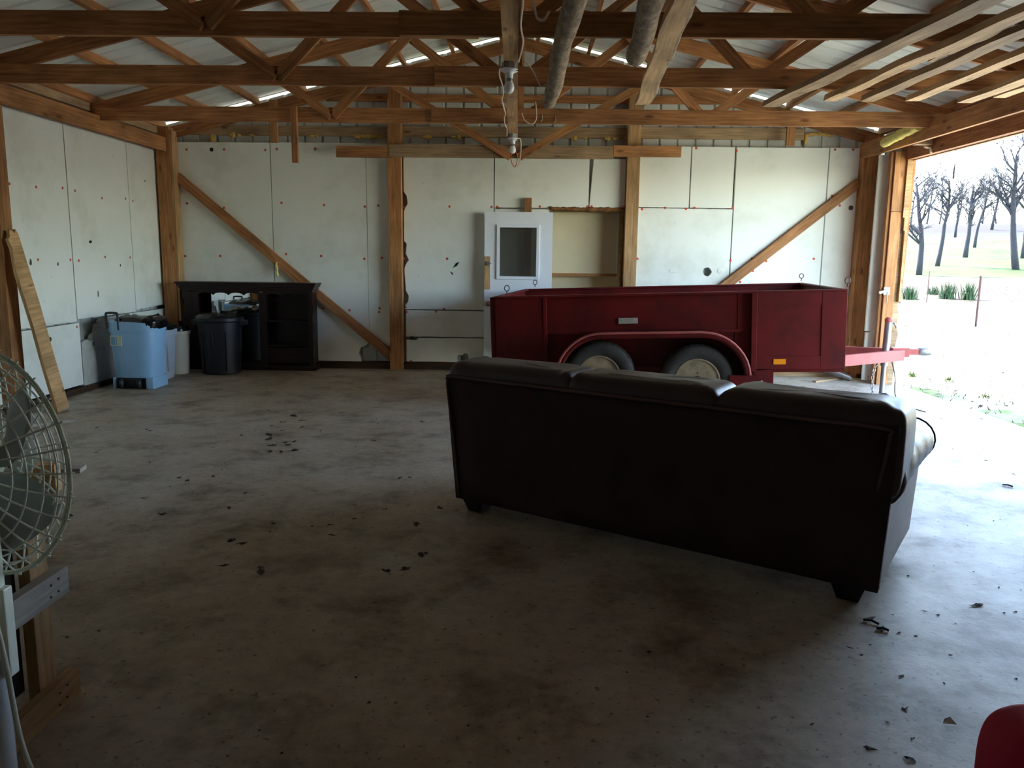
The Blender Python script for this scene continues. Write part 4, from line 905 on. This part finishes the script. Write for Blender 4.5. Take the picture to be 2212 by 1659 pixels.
guard(-1, 'rear_guard'); guard(1, 'front_guard')
MB().lathe([(.06, .105), (.05, .115), (.01, .118)], 20, Matrix.Translation(fc) @ ax_.to_track_quat('Z', 'Y').to_matrix().to_4x4()).build('badge_disc', 'fan', fn, True)
for k in range(4):
    vs = []; a0 = k * PI / 2 + .5
    for i in range(9):
        r = .04 + .19 * i / 8
        for j in range(7):
            t = (j / 6 - .5); w = 1.15 * (.55 + .45 * math.sin(PI * min(1, i / 8 + .15))); vs.append(fp(r, a0 + t * w + .3 * (i / 8), t * .07 + .01))
    fs = [(i * 7 + j, (i + 1) * 7 + j, (i + 1) * 7 + j + 1, i * 7 + j + 1) for i in range(8) for j in range(6)]
    o = MB().add(vs, fs).build('blade', 'fan_blade', fn, True); o.modifiers.new('t', 'SOLIDIFY').thickness = .003
MB().lathe([(.045, -.03), (.05, 0), (.045, .03), (.01, .045)], 18, Matrix.Translation(fc) @ ax_.to_track_quat('Z', 'Y').to_matrix().to_4x4()).build('hub', 'fan', fn, True)
MB().lathe([(.02, -.235), (.05, -.23), (.062, -.20), (.065, -.12), (.06, -.10)], 24, Matrix.Translation(fc) @ ax_.to_track_quat('Z', 'Y').to_matrix().to_4x4()).build('motor_housing', 'fan', fn, True)
pb = fc - ax_ * .11 + Vector((.095, 0, 0)); px_, py_ = pb.x, pb.y
MB().tube([(px_, py_, .93), (px_, py_, .80), (px_, py_, .62), (px_, py_, .50)], [.034, .036, .036, .034], 18).build('neck', 'fan', fn, True)
MB().box(px_ + .028, px_ + .05, py_ - .016, py_ + .016, .46, .68).build('neck_clip', 'fan', fn, bev=.004)
MB().lathe([(.02, -.01), (.02, .01)], 14, Matrix.Translation((px_ + .03, py_ - .04, .85)) @ Matrix.Rotation(PI / 2, 4, 'X')).build('tilt_knob', 'fan', fn, True)
MB().tube([(px_, py_, .5), (px_, py_, .03)], .0275, 18).build('pole', 'fan_pole', fn, 'auto')
MB().lathe([(.19, 0), (.2, .008), (.18, .025), (.06, .045), (.03, .06)], 36, Matrix.Translation((px_, py_, 0))).build('base', 'fan', fn, True)
P = spl([(px_ + .03, py_ - .03, .66), (px_ + .038, py_ - .045, .672), (px_ + .05, py_ - .05, .62), (px_ + .065, py_ - .05, .50), (px_ + .095, py_ - .06, .30), (px_ + .15, py_ - .05, .14), (px_ + .2, py_ + .02, .02), (px_ + .3, py_ + .1, .008)])
MB().tube(P, .006, 8).build('power_cord', 'cord', fn, True)

# ------------------------------------------------------------------ red chair at lower right
rc = thing('red_chair', 'crimson upholstered chair at the lower right corner', 'chair', (.88, 1.1, 0))
RCm = Matrix.Translation((.925, .98, 0)) @ Matrix.Rotation(-.15, 4, 'Z')
def rcb(mb, n, m='red_cloth', sm=True):
    mb.v = [RCm @ p for p in mb.v]; return mb.build(n, m, rc, sm)
rcb(MB().sell((0, .03, .62), (.265, .055, .210), .24, 52, 30, lambda p: p + Vector((0, .02 * noise.noise(p * 3), .006 * noise.noise(p * 9)))), 'backrest')
rcb(MB().sell((0, -.25, .43), (.25, .25, .055), .4, 32, 14), 'seat')
for sx, sy in ((-1, 0), (1, 0), (-1, -.42), (1, -.42)): rcb(MB().tube([(sx * .2, -.02 + sy, 0), (sx * .2, -.03 + sy, .42)], [.016, .022], 10), 'leg', 'black_foot')

# ------------------------------------------------------------------ shovel and scraps behind the trailer
sh = thing('shovel', 'grey bladed shovel with a wooden handle lying behind the trailer', 'shovel', (3.7, 9.9, 0))
vs = []; A = Vector((3.72, 9.88, .08)); B = Vector((4.02, 9.78, .005)); d = B - A; sdv = Vector((.3, .95, 0)).normalized()
for i in range(9):
    for j in range(9):
        s_, t = i / 8, j / 8 - .5; w = .13 * (1 - .55 * max(0, s_ - .55) ** 1.5 * 3); vs.append(A + d * s_ + sdv * (t * 2 * w) + Vector((0, 0, .10 * (2 * t) ** 2 * (1 - .5 * s_))))
o = MB().add(vs, [(i * 9 + j, (i + 1) * 9 + j, (i + 1) * 9 + j + 1, i * 9 + j + 1) for i in range(8) for j in range(8)]).build('blade', 'steel', sh, True); o.modifiers.new('t', 'SOLIDIFY').thickness = .004
MB().tube([A + Vector((.03, 0, .03)), (3.45, 9.93, .09), (2.4, 9.98, .018)], [.02, .017, .017], 10).build('handle', 'pale', sh, True)
for i, (x0, y0, x1, y1, w, h, lab) in enumerate(((3.0, 10.12, 4.02, 10.14, .09, .04, 'flat stud lying along the foot of the back wall'), (3.5, 9.6, 4.0, 9.98, .05, .02, 'thin batten scrap near the shovel blade'))):
    tag(MB().beam((x0, y0, h / 2), (x1, y1, h / 2), w, h).build('lumber_scrap', 'grey_wood', loc=(x0, y0, 0)), lab, 'board')

# ------------------------------------------------------------------ dry leaves on the floor
def leaf_mesh(r, m, seed):
    rnd = random.Random(seed); mb = MB(); n = 10; vs = [Vector((0, 0, r * .25))]
    for k in range(n):
        a = 2 * PI * k / n; rr = r * rnd.uniform(.35, 1.0) * (1.3 if k in (0, 5) else .8); vs.append(Vector((rr * math.cos(a) * 1.3, rr * math.sin(a), r * rnd.uniform(.02, .42))))
    mz = min(v.z for v in vs); vs = [v - Vector((0, 0, mz)) for v in vs]
    mb.add(vs, [(0, 1 + k, 1 + (k + 1) % n) for k in range(n)]); return mb
LK = []
for k in range(9):
    me = leaf_mesh(.05, 'leaf', k).build('leaf_pattern', ('leaf', 'leaf_dark')[k % 2]); LK.append(me.data); bpy.data.objects.remove(me)
def leaf(px, py, sc, label, grp):
    q = on(px, py, 2, 0); o = bpy.data.objects.new('dry_leaf', random.choice(LK)); COL.objects.link(o)
    o.location = (q.x, q.y, .001); o.rotation_euler = (0, 0, random.uniform(0, 6.28)); sc *= .62; o.scale = (sc, sc, sc * random.uniform(.4, .8)); tag(o, label, 'leaf', grp)
cl = [(1205, 268), (1340, 298), (1280, 332), (1225, 352), (1280, 380), (1390, 322), (1385, 360), (1210, 400), (1205, 425), (1300, 442), (1230, 458), (1310, 455), (1275, 492), (1215, 492), (1350, 485), (1345, 438)]
for (x, y) in cl: leaf(100 + x * .398, 780 + y * .398, random.uniform(.8, 1.4), 'small dark leaf in the clump of litter mid floor', 'leaf litter mid floor')
sc_ = [(1060, 403), (565, 380), (545, 372), (275, 362), (270, 497), (720, 636), (765, 650), (905, 625), (1080, 717), (990, 797), (625, 832), (1230, 882), (135, 842), (140, 775), (40, 967), (1010, 975), (1060, 990), (970, 1110), (1165, 1120), (1165, 1145), (1545, 890), (1670, 857), (1840, 805), (1920, 635), (1970, 632), (1775, 432), (1600, 280), (2040, 330), (920, 160), (880, 125), (530, 745), (905, 470)]
for (x, y) in sc_: leaf(100 + x * .398, 780 + y * .398, random.uniform(.55, 1.0), 'dry leaf scattered on the open floor left of the sofa', 'scattered leaves left of the sofa')
for (x, y) in ((2010, 880), (2030, 1050), (2060, 1045), (1850, 1140), (1950, 1130), (2140, 800), (1550, 945), (2010, 890)): leaf(100 + x * .398, 780 + y * .398, random.uniform(.6, 1.0), 'dry leaf on the shaded floor in front of the sofa', 'leaves in the sofa shade')
for (x, y, s_) in ((1635, 388, 1.0), (890, 575, .7), (1020, 605, .4), (1150, 630, .35), (1215, 435, .3), (1425, 780, .35), (1040, 945, .4), (780, 1510, .6), (1095, 1590, .8), (335, 1320, .3), (640, 725, .45), (720, 775, .35), (1060, 1200, .45), (1130, 1430, .3), (1800, 250, .3), (930, 1305, .3), (1370, 1000, .25), (970, 465, .3), (1840, 450, .3), (1930, 440, .35), (1935, 960, .25)):
    leaf(1660 + x * .2767, 1200 + y * .2767, s_, 'dark dry leaf on the bright floor right of the sofa', 'leaves right of the sofa')
for (x, y) in ((2058, 970), (1880, 1338), (2175, 1048), (1990, 885), (2010, 890), (2035, 905), (1960, 880), (2120, 905), (1995, 910), (2130, 995), (2190, 1025)): leaf(x, y, random.uniform(.4, .8), 'dry leaf on the slab by the wide opening', 'leaves by the opening')
for (x, y) in ((1700, 836), (1720, 838), (1735, 835), (1745, 841), (1800, 848), (1690, 848)): leaf(x, y, .6, 'dry leaf on the slab below the trailer', 'leaves below the trailer')
q = on(2050, 1564, 2, 0); tag(MB().add([q + Vector(p) for p in ((-.02, 0, .002), (.02, -.01, .004), (.012, .02, .014), (-.01, .012, .01))], [(0, 1, 2), (0, 2, 3)]).build('paper_scrap', 'paper', loc=q), 'small white scrap on the floor left of the red chair', 'scrap')
st_ = [(1865, 1338, 1898, 1348, 'dark twig on the floor at the edge of the sofa shadow, nearer the sofa'), (1893, 1357, 1920, 1362, 'dark twig on the bright floor just below the other twig'), (2165, 1047, 2188, 1051, 'short dark stick on the floor at the right edge')]
for (a, b_, c, d_, lab) in st_:
    p, q = on(a, b_, 2, .006), on(c, d_, 2, .006); tag(MB().tube([p, p.lerp(q, .5) + Vector((.004, .006, .004)), q], .005, 6).build('twig', 'leaf_dark', loc=p), lab, 'twig')
cr = MB()
for i in range(900):
    X, Y = random.uniform(-4.4, 4.3), random.uniform(1.6, 9.8); r = random.choice((.004, .006, .008, .012)) * random.uniform(.5, 1.1); a = random.uniform(0, 6.28)
    if -.8 < X < 4.3 and 6.6 < Y: continue
    cr.add([(X + r * math.cos(a), Y + r * math.sin(a), .001), (X + r * .6 * math.cos(a + 2), Y + r * .6 * math.sin(a + 2), .001), (X + r * .7 * math.cos(a + 4), Y + r * .7 * math.sin(a + 4), .002), (X, Y, r * .5)], [(0, 1, 3), (1, 2, 3), (2, 0, 3)])
tag(cr.build('floor_crumbs', 'leaf_dark'), 'fine crumbs of leaf and dirt spread over the concrete', 'debris', kind='stuff')

# ------------------------------------------------------------------ outside: terrain, pond, trees, fence posts
PROF = [(-400, -.1), (0, -.08), (12, -.05), (19, -.04), (22, -.12), (25, -.27), (27, -.5), (36, -.5), (38.5, -.18), (45, .0), (64, .58), (72, 1.15), (85, 2.0), (103, 3.2), (130, 5.0), (170, 8.6), (230, 9.5), (500, 9.5)]
def tz(X, Y):
    q = .5 * X + .87 * Y + .6 * noise.noise(Vector((X * .06, Y * .06, 0)))
    for (a, za), (b_, zb_) in zip(PROF, PROF[1:]):
        if q <= b_: 
            t = (q - a) / (b_ - a); t = t * t * (3 - 2 * t); z = za + (zb_ - za) * t; break
    else: z = 9.5
    if X > 5.5 or Y > 12: z += .03 * noise.noise(Vector((X * .8, Y * .8, 3)))
    return z
xs = [4.47 + i * .35 for i in range(40)] + [18.6 + 1.5 * i for i in range(40)] + [80 + 8 * i for i in range(32)]
ys = [-150, -100, -60, -40, -25] + [-15 + 1.2 * i for i in range(15)] + [3.2 + .4 * i for i in range(70)] + [31.5 + 1.5 * i for i in range(50)] + [108 + 7 * i for i in range(30)]
gm = MB(); gm.add([(X, Y, tz(X, Y)) for X in xs for Y in ys], [(i * len(ys) + j, (i + 1) * len(ys) + j, (i + 1) * len(ys) + j + 1, i * len(ys) + j + 1) for i in range(len(xs) - 1) for j in range(len(ys) - 1)])
tag(gm.build('yard_ground', 'ground', None, True), 'sunlit yard of dirt drive, leaf litter and spring grass rising to a hill', 'ground', kind='structure')
fl_ = MB(); 
fl_.add([(-150, 10.6, -.1), (4.47, 10.6, -.1), (4.47, 200, 9), (-150, 200, 9), (-150, -150, -.1), (-4.95, -150, -.1), (-4.95, 10.6, -.1), (4.47, -150, -.1), (4.47, YF - .15, -.1), (-4.95, YF - .15, -.1)], [(0, 1, 2, 3), (4, 5, 6, 0), (5, 7, 8, 9)])
tag(fl_.build('field_ground', 'ground'), 'grass field around the barn', 'ground', kind='structure')
wq = [(X, Y) for X, Y in ()]
wv = []
u_ = Vector((.5, .87, 0)).normalized(); w_ = Vector((.87, -.5, 0)).normalized()
for a in (22.3, 40): 
    for s_ in (-12, 70): p = u_ * a + w_ * s_; wv.append((p.x, p.y, -.215))
tag(MB().add(wv, [(0, 1, 3, 2)]).build('pond', 'water'), 'pale green pond beyond the dirt drive', 'pond', kind='structure')
def tpost(px, Y, h, label, r=.022):
    q = on(px, 690, 1, Y); z = tz(q.x, q.y); b_ = (q.x, q.y, z - .1)
    o = thing('fence_post', label, 'post', (q.x, q.y, z), group='fence posts by the pond')
    MB().box(q.x - r, q.x + r, q.y - .006, q.y + .006, z - .2, z + h).build('flange', 'tpost', o); MB().box(q.x - .006, q.x + .006, q.y - r * 1.6, q.y, z - .2, z + h).build('stem', 'tpost', o)
tpost(2109, 21.5, 1.42, 'rusty metal fence post standing before the pond', .03); tpost(1998, 34, 1.35, 'thin far fence post beyond the pond', .016)
def tree(px, Y, h, r, lean, seed, label, fork=.55, spread=.7, depth=4, py=590):
    rnd = random.Random(seed); q = on(px, py, 1, Y); base_ = Vector((q.x, q.y, tz(q.x, q.y) - .15))
    t = thing('bare_tree', label, 'tree', base_, group='bare trees on the slope'); tk = MB(); br = MB(); tw = MB()
    def limb(p, d, ln, rad, lv):
        seg = 6 if lv < 2 else 4; P = [p]; R = [rad]; dd = d.normalized()
        for i in range(seg):
            dd = (dd + Vector((rnd.uniform(-1, 1), rnd.uniform(-1, 1), rnd.uniform(-.5, .8))) * (.10 if lv == 0 else .26)).normalized()
            P.append(P[-1] + dd * ln / seg); R.append(rad * (1 - .62 * (i + 1) / seg))
        (tk if lv == 0 else br if lv < 3 else tw).tube(P, R, 8 if lv == 0 else 5 if lv < 3 else 3)
        if lv >= depth: return
        nb = (14, 6, 5, 3)[min(lv, 3)]
        for k in range(nb):
            s_ = rnd.uniform(.32 if lv == 0 else .25, 1.0); i = min(seg - 1, int(s_ * seg)); pp = P[i].lerp(P[i + 1], s_ * seg - i)
            az = rnd.uniform(0, 2 * PI); side = Vector((math.cos(az), math.sin(az), 0)); nd_ = (dd * .55 + side * spread + Vector((0, 0, rnd.uniform(-.05, .5)))).normalized()
            limb(pp, nd_, ln * rnd.uniform(.32, .52) * (1 if lv else 1.0 - .35 * s_), max(.02, R[i] * rnd.uniform(.4, .65)), lv + 1)
    d0 = Vector((lean, 0, 1)); limb(base_, d0, h, r, 0)
    tk.build('trunk', 'tree', t, True); tag(br.build('branches', 'tree', t, True), kind='stuff')
    if tw.v: tag(tw.build('twigs', 'twig', t), kind='stuff')
tree(1985, 58, 6.8, .23, .05, 3, 'bare tree nearest the jamb, leftmost of the row', py=595); tree(2023, 66, 7.0, .20, .13, 11, 'slim leaning bare tree second from left', py=588)
tree(2085, 75, 6.8, .24, .02, 5, 'bare tree in the middle of the opening', py=556); tree(2105, 92, 7.5, .19, .12, 8, 'smaller bare tree behind the middle one', py=536)
tree(2196, 60, 8.4, .27, -.12, 21, 'large forked bare tree at the right edge', py=570); tree(2212, 72, 10, .28, .0, 23, 'bare tree behind the large forked one', py=548)
tree(2062, 120, 8, .2, .05, 31, 'small far bare tree on the hillside left of the middle tree', py=525, depth=3); tree(2140, 130, 9, .25, 0, 37, 'wide far bare tree on the hillside right of the middle tree', py=515, depth=3)
for k in range(10):
    px = 1938 + k * 31 + jit(5); tree(px, 165 + 12 * (k % 2), random.uniform(5, 9), .22, jit(.1), 60 + k, 'far bare tree in the thicket on the hill crest', py=500, depth=3, spread=.9)
def clump(px, py, Y, h, n, sp, m, name, label, group):
    q = on(px, py, 1, Y); mb = MB(); z = tz(q.x, q.y)
    for i in range(n):
        a = random.uniform(0, 6.28); r = sp * random.random(); p = Vector((q.x + r * math.cos(a), q.y + r * math.sin(a), z - .03)); t_ = Vector((jit(.35), jit(.35), 1)) * h * random.uniform(.5, 1); w = Vector((math.cos(a + 1.5), math.sin(a + 1.5), 0)) * h * .035
        mb.add([p - w, p + w, p + w * .7 + t_ * .55, p - w * .7 + t_ * .55, p + t_ + Vector((jit(.1) * h, jit(.1) * h, 0))], [(0, 1, 2, 3), (3, 2, 4)])
    tag(mb.build(name, m, loc=(q.x, q.y, z)), label, 'grass', group)
for i, (px, Y, h, lab) in enumerate(((1965, 36, .75, 'green reed clump on the far pond bank near the jamb'), (2046, 36, .85, 'green reed clump on the far bank below the middle tree'), (2092, 35.5, .9, 'green reed clump on the far bank beside the rusty post'), (2016, 38.5, .5, 'low reed clump on the far bank, second from left'))): clump(px, 645, Y, h, 110, .38, 'reed', 'reed_clump', lab, 'reeds by the pond')
for i, (px, py, Y, h, lab) in enumerate(((1972, 790, 10.6, .14, 'green grass tuft on the dirt just past the trailer coupler'), (2052, 800, 10.3, .12, 'small green grass tuft on the dirt right of the coupler'), (2130, 850, 9.0, .10, 'grass tuft at the slab edge'))): clump(px, py, Y, h, 70, .12, 'grass', 'grass_tuft', lab, 'grass tufts by the slab')
gs = MB()
for i in range(5200):
    Y = random.uniform(5.2, 24); X = 4.65 + random.random() ** 1.4 * (9 if Y < 14 else 12)
    qv = .5 * X + .87 * Y
    if 13 < qv < 20 and random.random() < .85: continue
    if noise.noise(Vector((X * .7, Y * .7, 8))) < -.05 and random.random() < .7: continue
    z = tz(X, Y); h = random.uniform(.03, .08); a = random.uniform(0, 6.28); w = Vector((math.cos(a), math.sin(a), 0)) * .006; p = Vector((X, Y, z - .005))
    gs.add([p - w, p + w, p + Vector((jit(.04), jit(.04), h))], [(0, 1, 2)])
tag(gs.build('yard_grass', 'grass'), 'short thin grass on the yard outside the opening', 'grass', kind='stuff')
lt_ = MB()
for i in range(3500):
    Y = random.uniform(5.2, 46); X = 4.7 + random.random() * (8 if Y < 20 else 24); z = tz(X, Y) + .01; r = random.uniform(.02, .05); a = random.uniform(0, 6.28)
    lt_.add([(X + r * math.cos(a + k * 1.57), Y + r * math.sin(a + k * 1.57), z + random.random() * .03) for k in range(4)], [(0, 1, 2, 3)])
tag(lt_.build('yard_leaves', 'leaf'), 'brown fallen leaves scattered over the yard', 'leaves', kind='stuff')
